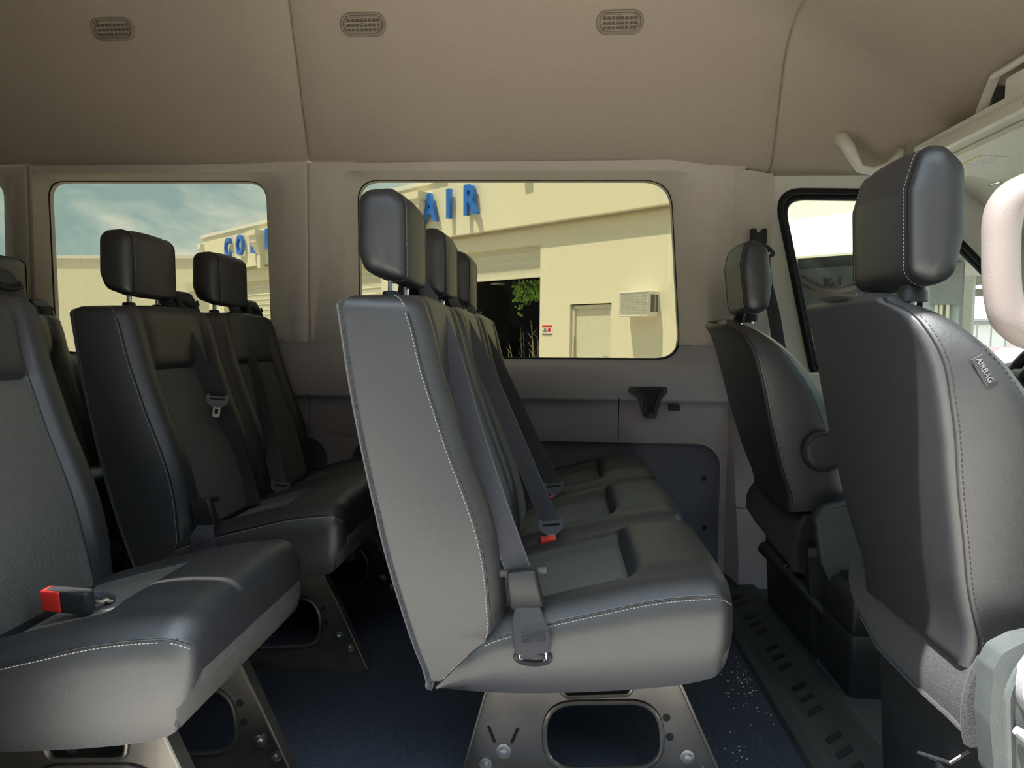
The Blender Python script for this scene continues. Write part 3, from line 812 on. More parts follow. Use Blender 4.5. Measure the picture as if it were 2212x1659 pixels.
def leg_frame(root, X0, Y, back=False):
    """pressed steel stand with a big oval window"""
    def q(x, y): p = P(x, y, 1.27); return Vector((p.x+X0, Y, p.z))
    zt = 0.285
    out = [Vector((X0-0.108, Y, zt)), Vector((X0+0.205, Y, zt)), Vector((X0+0.335, Y, 0.0)), Vector((X0-0.185, Y, 0.0))]
    hole = round_poly([q(1176, 1530), q(1425, 1526), q(1440, 1672), q(1176, 1678)], 0.062, 7)
    # keep the window inside the plate
    hole = [Vector((p.x, Y, max(p.z, 0.035))) for p in hole]
    up_ = round_poly([q(1200, 1470), q(1372, 1468), q(1365, 1512), q(1218, 1516)], 0.018, 5)
    up_ = [Vector((p.x, Y, min(p.z, zt-0.012))) for p in up_]
    m = MB().use('black_metal'); m.prism(round_poly(out, 0.01, 3), (0, 0.004, 0), holes=[hole, up_])
    lg = m.build('leg', parent=root, smooth=30)
    m = MB().use('black_metal')
    m.tube([p+Vector((0, -0.001, 0)) for p in hole], 0.0055, 8, closed=True); m.tube([p+Vector((0, -0.001, 0)) for p in up_], 0.005, 8, closed=True)
    # folded flanges at both edges and along the foot
    for a, b in ((out[0], out[3]), (out[1], out[2])):
        d = (b-a).normalized(); nrm = Vector((d.z, 0, -d.x)); 
        if (nrm.x > 0) != (a.x > X0): nrm = -nrm
        m.prism([a+Vector((0, -0.024, 0)), b+Vector((0, -0.024, 0)), b+Vector((0, .004, 0)), a+Vector((0, .004, 0))], nrm*0.004)
        m.tube([a+Vector((0, -.024, 0))+nrm*.002, b+Vector((0, -.024, 0))+nrm*.002], 0.003, 6)
    m.box((X0-0.185, Y-0.05, 0.0), (X0+0.335, Y+0.004, 0.006)); m.build('flange', parent=lg)
    def bolt(x, z, r=0.012):
        c = Vector((x, Y, z)); k = MB().use('steel')
        k.tube([c+Vector((0, .001, 0)), c+Vector((0, -.003, 0)), c+Vector((0, -.004, 0))], [r*1.25, r*1.25, r*.9], 16)
        k.tube([c+Vector((0, -.003, 0)), c+Vector((0, -.010, 0)), c+Vector((0, -.011, 0))], [r*.72, r*.72, r*.45], 6); k.build('bolt', parent=lg)
    bolt(X0-0.077, 0.213); bolt(X0-0.10, 0.068); bolt(X0+0.254, 0.075, 0.011); bolt(X0+0.285, 0.045, 0.009); bolt(X0-0.135, 0.040, 0.010)
    k = MB().use('rubber')
    for x, z in ((X0+.213, .150), (X0+.220, .112)): k.tube([Vector((x, Y-.0012, z)), Vector((x, Y+.001, z))], 0.0075, 14)
    for x, t in ((X0-.124, .3), (X0-.078, -.3)): k.tube([Vector((x-t*.02, Y-.001, .115)), Vector((x+t*.02, Y-.001, .085))], 0.003, 6)
    k.build_each('punched_hole', parent=lg)
    return lg
SP = 0.46
def bench(name, X0, Y0, nseat, legs, anchor=True, front=False):
    r = empty(name, (X0, Y0+nseat*SP/2, 0))
    for k in range(nseat):
        y = Y0+k*SP
        make_cushion(r, X0, y, 0.452); make_back(r, X0, y+0.004, 0.444); make_headrest(r, X0, y+0.004, 0.444)
    for y in legs: leg_frame(r, X0, y)
    m = MB().use('black_metal')
    for dx in (-0.10, 0.17): m.tube([(X0+dx, Y0+0.06, 0.278), (X0+dx, Y0+nseat*SP-0.06, 0.278)], 0.016, 10)
    m.build_each('cross_tube', parent=r)
    if anchor: make_anchor(r, X0, Y0)
    return r
def WV(a, k=0.0235): v = Vector(a).normalized()*k; return v

fb = bench('three_seat_bench', 0.0, YN, 3, (1.29, 2.20))
tag(fb, 'black vinyl three-seat bench in front of the large side window, its legs in view', 'bench seat', 'passenger seats of the van')
for k in range(3): make_guide(fb, 0.0, YN+k*SP, 0.46)
wtop = WV((0.3, 1, 0), .0215)
make_belt(fb, 0.0, [P(905, 604, 1.60), P(925, 640, 1.49), P(966, 752, 1.375), P(1012, 916, 1.30), P(1068, 1090, 1.235), P(1120, 1232, 1.198), P(1132, 1262, 1.192)],
          [wtop, WV((.7, .8, .1), .023), WV((1, .25, .3), .0245), WV((1, .05, .32), .0245), WV((1, 0, .33), .0245), WV((1, 0, .3)), WV((1, 0, .3))])
make_belt(fb, 0.0, [P(966, 625, 1.98), P(985, 660, 1.82), P(1050, 800, 1.76), P(1120, 965, 1.70), P(1180, 1108, 1.645), P(1188, 1128, 1.635)],
          [wtop, WV((.6, 1, .1), .022), WV((1, .7, .4)), WV((1, .5, .4)), WV((1, .2, .1)), WV((1, .2, .0))])
make_belt(fb, 0.0, [P(1002, 640, 2.40), P(1020, 672, 2.22), P(1080, 800, 2.17), P(1140, 930, 2.14), P(1190, 1030, 2.10), P(1197, 1045, 2.09)],
          [wtop, WV((.6, 1, .1), .022), WV((1, .7, .4)), WV((1, .5, .4)), WV((1, .2, .1)), WV((1, .2, .0))])
make_tongue(fb, P(1190, 1135, 1.625), (1, .1, .08), (-.25, 0, 1)); make_buckle(fb, P(1184, 1163, 1.62), (1, .1, .08), (.15, 0, 1))
make_tongue(fb, P(1196, 1052, 2.08), (1, .1, .08), (-.25, 0, 1)); make_buckle(fb, P(1190, 1076, 2.07), (1, .1, .08), (.15, 0, 1))

RX = -0.835
rb = bench('two_seat_bench', RX, YN+SP, 2, (1.75, 2.20))
tag(rb, 'black two-seat bench behind the three-seat bench, below the window showing cloudy sky', 'bench seat', 'passenger seats of the van')
for k in range(2): make_guide(rb, RX, YN+SP+k*SP, 0.46)
make_belt(rb, RX, [P(338, 618, 2.03), P(362, 655, 1.93), P(408, 740, 1.915), P(462, 850, 1.93), P(500, 945, 1.95), P(532, 1040, 1.96), P(546, 1092, 1.96)],
          [wtop, WV((.6, 1, .1), .022), WV((1, .6, .4)), WV((1, .5, .4)), WV((1, .3, .35)), WV((1, .2, .25)), WV((1, .2, .2))])
make_tongue(rb, P(470, 864, 1.90), (1, .3, -.1), (-.35, 0, 1))
make_belt(rb, RX, [P(492, 652, 2.45), P(510, 676, 2.29), P(545, 800, 2.26), P(575, 920, 2.19), P(600, 1032, 2.09), P(603, 1042, 2.085)],
          [wtop, WV((.6, 1, .1), .022), WV((1, .7, .4)), WV((1, .5, .4)), WV((1, .2, .1)), WV((1, .2, .0))])
make_tongue(rb, P(606, 1050, 2.075), (1, .1, -.1), (-.25, 0, 1)); make_buckle(rb, P(596, 1072, 2.07), (1, .1, .0), (.15, 0, 1))

sb = bench('single_seat', RX, 0.925, 1, (1.02, 1.27), anchor=False)
tag(sb, 'black single seat at the lower left with a red buckle lying on it', 'seat', 'passenger seats of the van')
b = make_buckle(sb, P(104, 1292, 1.10), (0.0, .1, -1), (-1, 0.1, 0), True, 0.085, 0.034)
m = MB().use('webbing'); m.tube([P(188, 1288, 1.11), P(215, 1284, 1.12), P(240, 1292, 1.14), P(232, 1320, 1.15)], 0.008, 8)
m.use('chrome'); m.tube([P(188, 1300, 1.10), P(212, 1302, 1.10), P(228, 1296, 1.11), P(242, 1300, 1.12)], 0.003, 6); m.build('buckle_cable', parent=sb)
make_guide(sb, RX, 0.925, 0.46)

q4 = bench('two_seat_bench', 2*RX, YN+SP, 2, (1.75, 2.20))
tag(q4, 'rearmost black bench at the left edge, mostly cut off by the frame', 'bench seat', 'passenger seats of the van')
for k in range(2): make_guide(q4, 2*RX, YN+SP+k*SP, 0.46)
make_belt(q4, 2*RX, [Vector((2*RX-0.30, 2.51, 0.985)), Vector((2*RX-.27, 2.48, .93)), Vector((2*RX-.20, 2.40, .75)), Vector((2*RX-.10, 2.2, .52)), Vector((2*RX-.06, 2.1, .44))],
          [wtop, WV((.6, 1, .1), .022), WV((1, .7, .4)), WV((1, .5, .4)), WV((1, .2, .1))])

# ================================================================== THE CAB
def text_mb(s, size, depth, M, material, parent=None, name='lettering', bold=0.0, sx=1.0):
    cu = bpy.data.curves.new('txt', 'FONT'); cu.body = s; cu.size = size; cu.extrude = depth; cu.align_x = 'CENTER'; cu.align_y = 'CENTER'
    cu.offset = bold; cu.resolution_u = 6
    o = bpy.data.objects.new('txt', cu); C.objects.link(o); dg = bpy.context.evaluated_depsgraph_get(); dg.update()
    me = bpy.data.meshes.new_from_object(o.evaluated_get(dg)); bpy.data.objects.remove(o)
    me.transform(Matrix.Diagonal((sx, 1, 1, 1))); me.transform(M); me.materials.clear(); me.materials.append(mt(material))
    me.name = name
    o = bpy.data.objects.new(name, me); C.objects.link(o)
    if parent is not None:
        o.parent = parent; r = parent
        while r.parent: r = r.parent
        me.transform(Matrix.Translation(-r.location))
    return o
def front_seat(X0, Y0, tilt, driver):
    """bucket seat; shape traced from the passenger seat (centre y = 1.175)"""
    YC = 1.175
    HW = [(0.40, .168), (0.43, .176), (0.50, .186), (0.60, .202), (0.70, .216), (0.78, .223), (0.85, .221), (0.89, .205), (0.915, .183), (0.935, .140)]
    def at(x, y): return P(x, y, 0.955)
    RE = sorted([(p.z, p.x) for p in [at(1932, 632), at(1971, 665), at(1997, 715), at(2017, 781), at(2030, 864), at(2041, 930), at(2057, 1057), at(2078, 1172), at(2100, 1292), at(2134, 1412)]])
    FT = [(0.40, .17), (0.50, .185), (0.60, .185), (0.70, .17), (0.78, .142), (0.81, .125), (0.844, .106), (0.873, .088), (0.899, .070), (0.921, .050), (0.94, .036)]
    piv = Vector((0.60, YC, 0.43)); Rm = Matrix.Rotation(tilt, 4, 'Y')
    T = Matrix.Translation((X0, Y0, 0)) @ Matrix.Translation(piv) @ Rm @ Matrix.Translation(-piv)
    S = Matrix.Translation((X0, Y0, 0))
    root = empty('front_seat', (0.80+X0, YC+Y0, 0))
    def sec(z, zz=None, ins=0.0):
        hw = smooth_interp(HW, z)-ins*1.3; xr = smooth_interp(RE, z)+ins*.6; xf = xr+max(smooth_interp(FT, z), .03)-ins*1.2; zz = z if zz is None else zz
        rr = min(0.022, (xf-xr)*0.3); pts = []
        for (a, b, cx, cy) in ((180, 270, xr+rr, YC-hw+rr),):
            for k in range(5): t = math.radians(a+90*k/4); pts.append((cx+rr*math.cos(t), cy+rr*math.sin(t)))
        # side towards the front, then front bolsters
        d = xf-xr
        for f in (.45, .62, .78): pts.append((xr+d*f, YC-hw-0.004*math.sin(PI*f)))
        b = 0.045
        pts += [(xf-.010, YC-hw+.012), (xf+.002, YC-hw+.030), (xf, YC-hw+.05), (xf-.012, YC-hw+.075), (xf-.028, YC-hw+.10), (xf-.034, YC-hw*.35)]
        half = pts[:]
        pts += [(x, 2*YC-y) for x, y in half[::-1]]
        # slightly crowned rear
        return [T @ Vector((x, y, zz)) for x, y in pts]
    zs = [0.40, .415, .43, .46, .50, .55, .60, .65, .70, .74, .78, .81, .84, .865, .885, .90, .912, .922, .930]
    loops = [[T @ (Vector((0.60+ (0.045), YC, 0.395))+ (T.inverted() @ p-Vector((0.645, YC, 0.40)))*0.86) for p in sec(0.40)]]+[sec(z) for z in zs]
    for k in range(1, 6): a = PI/2*k/5; loops.append(sec(0.930+.001*k, 0.930+0.016*math.sin(a), 0.030*(1-math.cos(a))))
    nrm = len(loops[0])
    def mf(i, j):
        if 10 < j < nrm-14 or False: return 'seat_fabric' if j in (13, 14) and 2 < i < 13 else 'black_vinyl'
        return 'black_vinyl'
    m = MB().use('black_vinyl'); m.loft(loops, matf=mf); b = m.build('backrest', parent=root, smooth=60)
    pp = MB().use('piping')
    for sg in (-1, 1):
        s = MB().use('dark_thread')
        seam = [T @ Vector((smooth_interp(RE, z)+0.012, YC+sg*(smooth_interp(HW, z)+0.0004-0.001), z)) for z in [0.41+.01*k for k in range(53)]]
        s.dashes([p+Vector((0.007, 0, 0)) for p in seam], dl=.005, gap=.003, r=.0009); pp.tube(seam, .0013, 6); s.build('stitching', parent=b, smooth=0); s = MB().use('dark_thread')
        fs = [T @ Vector((smooth_interp(RE, z)+min(smooth_interp(FT, z)*.80, smooth_interp(FT, z)-.024), YC+sg*(smooth_interp(HW, z)+0.0024), z)) for z in [0.50+.01*k for k in range(39)]]
        s.dashes(fs, dl=.005, gap=.003, r=.0008); s.build('stitching', parent=b, smooth=0)
    top = []
    for k in range(15):
        t = -1+2*k/14; hw = .158; top.append(T @ Vector((smooth_interp(RE, .93)+.010+.004*(1-abs(t)), YC+t*hw, .9335+.0085*(1-t**4))))
    pp.tube(top, .0014, 6)
    pp.build_each('piping', parent=b)
    # headrest
    hc = Vector((0.560, YC-0.005, 1.062)); 
    prof = round_poly([Vector(v) for v in ((.518, 0, .972), (.512, 0, 1.10), (.527, 0, 1.158), (.558, 0, 1.166), (.590, 0, 1.135), (.597, 0, 1.04), (.583, 0, .968), (.545, 0, .955))], .03, 4)
    cx = .556; cz = 1.062
    def ring(y, ins): return [T @ Vector((cx+(p.x-cx)*(1-ins/0.045), hc.y+y, cz+(p.z-cz)*(1-ins/0.10))) for p in prof]
    hw = .113
    lv = [(-hw-.004, .030), (-hw, .016), (-hw+.006, .006), (-hw+.014, .001), (-hw+.020, .002), (-hw+.026, 0), (-hw*.4, -.004), (0, -.005)]
    lv = lv+[(-y, i) for y, i in lv[:-1][::-1]]
    m = MB().use('black_vinyl'); m.loft([ring(y, i) for y, i in lv]); h = m.build('headrest', parent=root, smooth=60)
    pp = MB().use('piping'); th = MB().use('thread')
    for y in (-hw+.020, hw-.020): pp.tube(ring(y, .0005), .0013, 6, closed=True)
    for y in (-hw+.026, hw-.026): r = ring(y, -.0015); th = MB().use('thread'); th.dashes(r+[r[0]], dl=.0035, r=.0004); th.build('stitching', parent=h, smooth=0)
    pp.build_each('piping', parent=h)
    for sg in (-1, 1):
        p = MB().use('chrome'); p.cyl(T @ Vector((.545, YC+sg*.062, .93)), T @ Vector((.548, YC+sg*.062, .98)), .0065, 14); p.build('headrest_post', parent=h)
        p = MB().use('black_plastic'); p.tube([T @ Vector((.545, YC+sg*.062, z)) for z in (.935, .950, .955, .961, .963)], [.022, .021, .018, .016, .011], 16); p.build('post_guide', parent=h)
    # seat cushion
    m = MB().use('black_vinyl'); lp = []
    for x, hw_, z0, z1, r in ((.66, .19, .34, .40, .02), (.68, .215, .31, .425, .03), (.75, .235, .30, .44, .035), (.90, .24, .29, .445, .035), (1.03, .24, .29, .465, .04), (1.09, .235, .30, .465, .04), (1.125, .22, .32, .45, .04), (1.14, .19, .35, .42, .03)):
        lp.append([S @ Vector((x, YC+a, (z0+z1)/2+c)) for a, c in rrect(hw_*2, z1-z0, r, 5)])
    m.loft(lp); m.build('seat_cushion', parent=root, smooth=60)
    # felt flap behind the seat
    m = MB().use('felt'); lp = []
    if driver:
        Q = [(1630, 1040, 2.25, 1613, 1092, 2.28), (1655, 1062, 2.16, 1636, 1128, 2.18), (1685, 1086, 2.08, 1668, 1165, 2.08), (1712, 1106, 2.0, 1692, 1198, 2.0), (1738, 1112, 1.93, 1716, 1226, 1.93)]
    def fl(x, y, X): return S @ PX(x, y, X)
    topE = [(1836, 1212), (1905, 1262), (1985, 1320), (2060, 1372), (2118, 1418)]
    botE = [(1862, 1330), (1898, 1398), (1975, 1478), (2050, 1545), (2095, 1590)]
    for i, ((a, b_), (c, d)) in enumerate(zip(topE, botE)):
        p0 = fl(a, b_, 0.600+.006*i/4); p1 = fl(c, d, 0.600)
        if driver: p0 = P(*Q[i][:3]); p1 = P(*Q[i][3:])
        row = []
        for k in range(7):
            t = k/6; row.append(p0*(1-t)+p1*t+Vector((-.012*math.sin(PI*t), 0, 0)))
        lp.append(row)
    rows = lp; m.loft([[q for q in r]+[q+Vector((.008, 0, 0)) for q in r[::-1]] for r in rows])
    f = m.build('felt_flap', parent=root, smooth=60)
    m = MB().use('felt'); e = rows[-1]; m.tube([q+Vector((.002, -.004, 0)) for q in e]+[e[-1]+Vector((.02, .0, -.004))], [.008, .009, .009, .010, .011, .013, .016, .014], 8)
    m.tube([r[-1] for r in rows], .005, 6); m.build('flap_hem', parent=f)
    # plastic side shield with knob and lever
    m = MB().use('grey_plastic')
    if driver:
        o5 = round_poly([P(x, y, 1.845) for x, y in ((1764, 1121), (1781, 1098), (1815, 1090), (1900, 1085), (1990, 1120), (1990, 1262), (1797, 1262), (1776, 1215))], .02, 4)
        m.prism(o5, (0, .035, 0)); m.tube(o5, .005, 6, closed=True); sd_ = m.build('side_shield', parent=root, smooth=40)
        m = MB().use('rubber'); m.prism(round_poly([P(x, y, 1.92) for x, y in ((1735, 1120), (1765, 1100), (1800, 1240), (1790, 1262), (1722, 1235))], .01, 3), (0, .03, 0)); m.build('hinge_cover', parent=root)
    def sh(x, y): return S @ P(x, y, 0.925)
    if not driver:
        outl = [sh(2146, 1448), sh(2165, 1412), sh(2212, 1388), sh(2300, 1370), sh(2420, 1400), sh(2900, 1480), sh(2900, 1640), sh(2500, 1700), sh(2150, 1700), sh(2138, 1560)]
        m.prism([p for p in round_poly(outl, .018, 4)], (0, .035, 0)); sd_ = m.build('side_shield', parent=root, smooth=40)
        m = MB().use('grey_plastic'); c = sh(2285, 1475); m.tube([round_p for round_p in round_poly([sh(2180, 1680), sh(2176, 1500), sh(2205, 1430), sh(2300, 1395), sh(2420, 1420)], [0, .05, .05, .05, 0], 5)], .006, 8); m.build('shield_rim', parent=sd_)
        m = MB().use('light_grey_plastic'); m.tube([c+Vector((0, .01, 0)), c+Vector((0, -.018, 0)), c+Vector((0, -.026, 0))], [.058, .056, .045], 28); m.build('recliner_knob', parent=sd_)
        m = MB().use('light_grey_plastic'); m.tube([sh(2182, 1566)+Vector((0, -.012, 0)), sh(2215, 1590)+Vector((0, -.016, 0)), sh(2300, 1640)+Vector((0, -.012, 0))], [.006, .009, .010], 10); m.build('height_lever', parent=sd_)
    # pedestal
    m = MB().use('black_metal' if False else 'black_plastic')
    m.prism([S @ Vector((x, YC-.20, z)) for x, z in ((.66, 0), (.64, .30), (1.06, .30), (1.04, 0))], (0, .40, 0)); pd = m.build('pedestal', parent=root, smooth=30)
    m = MB().use('black_plastic')
    m.box((.635+X0, YC-.215+Y0, .285), (1.08+X0, YC-.18+Y0, .315), .004); m.box((.635+X0, YC+.18+Y0, .285), (1.08+X0, YC+.215+Y0, .315), .004)
    m.tube([S @ Vector((.630, YC-.12, .25)), S @ Vector((.605, YC-.12, .23)), S @ Vector((.605, YC-.03, .19)), S @ Vector((.632, YC-.03, .18))], .003, 6)
    m.build('seat_rail', parent=pd)
    if driver:
        c = T @ Vector((.672, YC-.218, .575)); m = MB().use('black_plastic'); m.tube([c, c+Vector((0, -.010, 0)), c+Vector((0, -.016, 0)), c+Vector((0, -.018, 0))], [.056, .056, .050, .030], 28); m.build('armrest_boss', parent=b, smooth=50)
        m = MB().use('piping'); m.tube([c+Vector((.048*math.cos(a), -.017, .048*math.sin(a))) for a in [2*PI*k/28 for k in range(28)]], .002, 6, closed=True); m.build('boss_ring', parent=b)
    else:
        # airbag tag sewn on the outer bolster
        p = P(2126, 800, 0.947); M = oriented(p, (0.43, 0, -1), (1, 0, .43)) ; 
        M = Matrix.Translation(p) @ Matrix(((0.50, 0.866, 0, 0), (0, 0, -1, 0), (-0.866, 0.50, 0, 0), (0, 0, 0, 1)))
        m = MB().use('tag_cloth'); m.box((-.021, -.0085, -.001), (.021, .0085, .001), .0006, 1, M=M); tg = m.build('airbag_tag', parent=b)
        text_mb('AIRBAG', .0105, .0003, M @ Matrix.Translation((0, 0, .0014)), 'pale_print', tg)
    return root
ps = front_seat(0, 0, 0, False); tag(ps, 'black vinyl front passenger seat seen from behind, with an airbag tag, at the right edge', 'car seat')
ds = front_seat(0.045, 0.92, math.radians(-4.5), True); tag(ds, 'black vinyl driver seat beside the driver door, partly hidden by the nearer front seat', 'car seat')

# --- driver's belt: upper anchor on the pillar and webbing
r = empty('shoulder_belt', P(1650, 600, 2.5))
m = MB().use('black_plastic'); yb = YW-.085
def pb(x, y, dy=0.0): p = P(x, y, yb); return p+Vector((0, dy, 0))
m.prism(round_poly([pb(1619, 496), pb(1629, 496), pb(1630, 504), pb(1642, 504), pb(1643, 496), pb(1652, 497), pb(1652, 522), pb(1646, 545), pb(1626, 545), pb(1619, 520)], .003, 2), (0, -.03, 0))
m.prism(round_poly([pb(1628, 538), pb(1650, 533), pb(1665, 548), pb(1663, 558), pb(1640, 560), pb(1628, 552)], .006, 3), (0, -.05, 0)); m.build('belt_anchor', parent=r)
m = MB().use('chrome'); c = pb(1652, 551, -.052); m.tube([c, c+Vector((0, -.004, 0))], [.006, .004], 10); m.build('anchor_bolt', parent=r)
m = MB().use('webbing'); m.strap([pb(1645, 560, -.03), P(1655, 610, 2.50), P(1672, 680, 2.46), P(1690, 790, 2.44), P(1700, 900, 2.45), P(1702, 1100, 2.45)], [WV((1, .2, 0))]*6, .0013); m.build('seat_belt', parent=r)
tag(r, 'black driver seat belt hanging from its anchor on the pale pillar by the driver door', 'seat belt')

# --- console pillar between the cab seats, handbrake lever, latch bracket
r = empty('storage_pedestal', (0.80, 1.785, 0)); m = MB().use('black_plastic')
pf = P(1829, 1496, 1.70); X1 = pf.x
lp = []
for z, e in ((0, 0), (.10, 0), (.152, 0), (.155, .003), (.158, 0), (.20, 0), (.235, .002), (.25, .012), (.262, .035)):
    lp.append([Vector((X1+.10+a, 1.785+b, z)) for a, b in rrect(.20-2*e, .20-2*e, .014, 4)])
m.loft(lp); m.build('pedestal_body', parent=r, smooth=50)
m = MB().use('rubber'); m.box((X1+.03, 1.73, .258), (X1+.17, 1.87, .268), .008); m.build('pedestal_tray', parent=r)
tag(r, 'black square-cornered plastic pedestal on the floor between the two front seats', 'storage box')
r = empty('handbrake_lever', P(1700, 1300, 2.0)); m = MB().use('rubber')
a0 = P(1652, 1183, 2.12); a1 = P(1690, 1222, 2.0); a2 = P(1760, 1300, 1.90); a3 = P(1800, 1345, 1.87); a3.z = max(a3.z, .05)
m.tube([a0+Vector((-.006, 0, .004)), a0, a1, a2, a3], [.012, .022, .019, .018, .02], 12); m.build('lever_grip', parent=r)
m = MB().use('grey_plastic'); m.prism(round_poly([P(1746, 1275, 1.92), P(1778, 1272, 1.92), P(1780, 1285, 1.92), P(1800, 1285, 1.92), P(1800, 1400, 1.92), P(1757, 1326, 1.92), P(1746, 1315, 1.92)], .006, 3), (0, .012, 0)); m.build('lever_bracket', parent=r)
tag(r, 'black hand brake lever lying low beside the driver seat base', 'lever')

# --- near body side ahead of the sliding door: pillar, passenger door with its glass
m = MB().use('light_trim'); m.box((.70, .72, -.05), (.80, .80, 1.60), .02); struct(m.build('trim_6'))
m = MB().use('light_trim'); yd = .76
m.prism([Vector((.80, yd, -.05)), Vector((.80, yd, 1.62)), Vector((1.46, yd, 1.535)), Vector((2.35, yd, .80)), Vector((2.35, yd, -.05))], (0, .04, 0),
        holes=[round_poly([Vector((.88, yd, .85)), Vector((.88, yd, 1.45)), Vector((1.42, yd, 1.45)), Vector((2.1, yd, .88))], .06, 5)])
d2 = m.build('door_2', smooth=30); struct(d2)
m = MB().use('clear_glass'); m.prism([Vector((.86, yd+.02, .83)), Vector((.86, yd+.02, 1.47)), Vector((1.43, yd+.02, 1.47)), Vector((2.15, yd+.02, .86))], (0, .004, 0)); m.build('door_glass', parent=d2, smooth=0)

# --- grab handle on the pillar by the sliding door
r = empty('grab_handle', (0.70, .78, .86)); m = MB().use('handle_plastic')
def gh(x, y, Y=.76): return P(x, y, Y)
path = [gh(2380, 392, .79), gh(2285, 402, .765), gh(2215, 418), gh(2180, 440), gh(2165, 475), gh(2162, 530), gh(2163, 600), gh(2168, 645), gh(2178, 680), gh(2200, 702), gh(2235, 716), gh(2300, 722, .765), gh(2400, 728, .79)]
fine = [Vector([smooth_interp([(i, path[i][c]) for i in range(len(path))], u/5.0) for c in range(3)]) for u in range((len(path)-1)*5+1)]
m.tube(fine, [.0172+.005*abs(math.cos(PI*i/(len(fine)-1)))**3 for i in range(len(fine))], 20); m.build('grip', parent=r, smooth=70)
m = MB().use('handle_plastic')
for q in (path[0], path[-1]): m.box((q.x-.03, q.y-.02, q.z-.035), (q.x+.03, q.y+.02, q.z+.035), .012)
m.build('handle_mount', parent=r)
tag(r, 'pale pinkish loop-shaped grab handle close to the camera at the right edge', 'grab handle')

# --- header, A pillar, windscreen
m = MB().use('light_trim')
m.loft([[(1.20, y, 1.475), (1.30, y, 1.468), (1.46, y, 1.425), (1.52, y, 1.395), (1.53, y, 1.41), (1.50, y, 1.55), (1.20, y, 1.54)] for y in (.82, 1.3, 1.8, 2.2, 2.48)])
m.build('h', smooth=40)
o = bpy.data.objects['h']; o.name = 'trim_7'; struct(o)
m = MB().use('light_trim')
A_ = [(1.36, 2.632, 1.500), (1.45, 2.632, 1.430), (1.60, 2.632, 1.315), (1.85, 2.632, 1.115), (2.30, 2.632, .76)]
B_ = [(1.40, 2.42, 1.455), (1.535, 2.44, 1.410), (1.66, 2.45, 1.300), (1.88, 2.46, 1.115), (2.30, 2.47, .78)]
lp = []
for a, b in zip(A_, B_):
    a = Vector(a); b = Vector(b); mid = (a+b)/2+Vector((-.035, -.035, -.03)); q = [a*(1-t)**2+mid*2*t*(1-t)+b*t*t for t in [k/6 for k in range(7)]]
    lp.append(q+[b+Vector((.05, .0, .04)), a+Vector((.05, .01, .04))])
m.loft(lp); m.build('trim_8', smooth=60); struct(bpy.data.objects['trim_8'])
m = MB().use('rubber'); m.tube([Vector(b)+Vector((.012, -.010, .002)) for b in B_[1:]], .011, 8)
m.tube([Vector((1.535, y, 1.408)) for y in (2.44, 2.0, 1.5, .86)], .009, 8); m.build('trim_9'); struct(bpy.data.objects['trim_9'])
m = MB().use('windscreen_glass'); m.prism([Vector((1.54, .84, 1.415)), Vector((1.54, 2.46, 1.415)), Vector((2.32, 2.50, .80)), Vector((2.32, .80, .80))], (.004, 0, .006)); m.build('window_4', smooth=0); struct(bpy.data.objects['window_4'])
# --- overhead shelf
r = empty('overhead_shelf', (1.25, 1.7, 1.45)); XL = 1.17
m = MB().use('light_trim')
m.loft([[(XL+.004, y, 1.463), (XL-.004, y, 1.470), (XL-.002, y, 1.482), (XL+.012, y, 1.512), (XL+.03, y, 1.520), (1.34, y, 1.53), (1.34, y, 1.49), (XL+.03, y, 1.468)] for y in (.84, 1.2, 1.6, 2.0, 2.25, 2.40)]); m.build('shelf_lip', parent=r, smooth=35)
xr = 1.22
holes = []
for k in range(6):
    y1 = 2.035-.222*k; y0 = y1-.187
    holes.append(round_poly([Vector((xr+.0, y0, 1.532)), Vector((xr, y1, 1.532)), Vector((xr, y1, 1.603)), Vector((xr, y0, 1.603))], .012, 4))
m = MB().use('light_trim'); outl = [Vector((xr, .86, 1.515)), Vector((xr, 2.20, 1.515)), Vector((xr, 2.11, 1.640)), Vector((xr, .86, 1.640))]
m.prism(round_poly(outl, [.01, .03, .03, .01], 5), (.03, 0, 0), holes=holes); m.tube([Vector((xr+.004, y, 1.632)) for y in (2.10, 1.6, .86)], .010, 8); m.build('bin_front', parent=r, smooth=40)
m = MB().use('dark_interior'); m.box((xr+.10, .86, 1.52), (xr+.11, 2.15, 1.62)); m.box((xr+.03, 2.14, 1.52), (xr+.11, 2.15, 1.62)); m.build('bin_back', parent=r)
n = Vector((-.9, 0, .35)).normalized()
m = MB().use('label_yellow'); lab = [Vector((XL-.0015, 1.872, 1.478)), Vector((XL+.0105, 1.872, 1.5085)), Vector((XL+.0105, 1.50, 1.5085)), Vector((XL-.0015, 1.50, 1.478))]
m.prism([p+n*.0020 for p in lab], n*.0012); yl = m.build('warning_label', parent=r, smooth=0)
m = MB().use('label_print')
def lpnt(y, t): return (lab[0]*(1-t)+lab[1]*t)*1.0+Vector((0, y-1.872, 0))+n*.0034
m.prism([lpnt(1.864, .2), lpnt(1.842, .2), lpnt(1.853, .8)], n*.0004)
for k in range(4): 
    y = 1.815; t = .2+.2*k; random.seed(k)
    while y > 1.52:
        l = random.uniform(.008, .022); m.prism([lpnt(y, t-.045), lpnt(y-l, t-.045), lpnt(y-l, t+.045), lpnt(y, t+.045)], n*.0004); y -= l+.005
m.build('label_print', parent=yl, smooth=0)
tag(r, 'pale overhead storage shelf with open bins above the windscreen, carrying a yellow warning label', 'shelf')
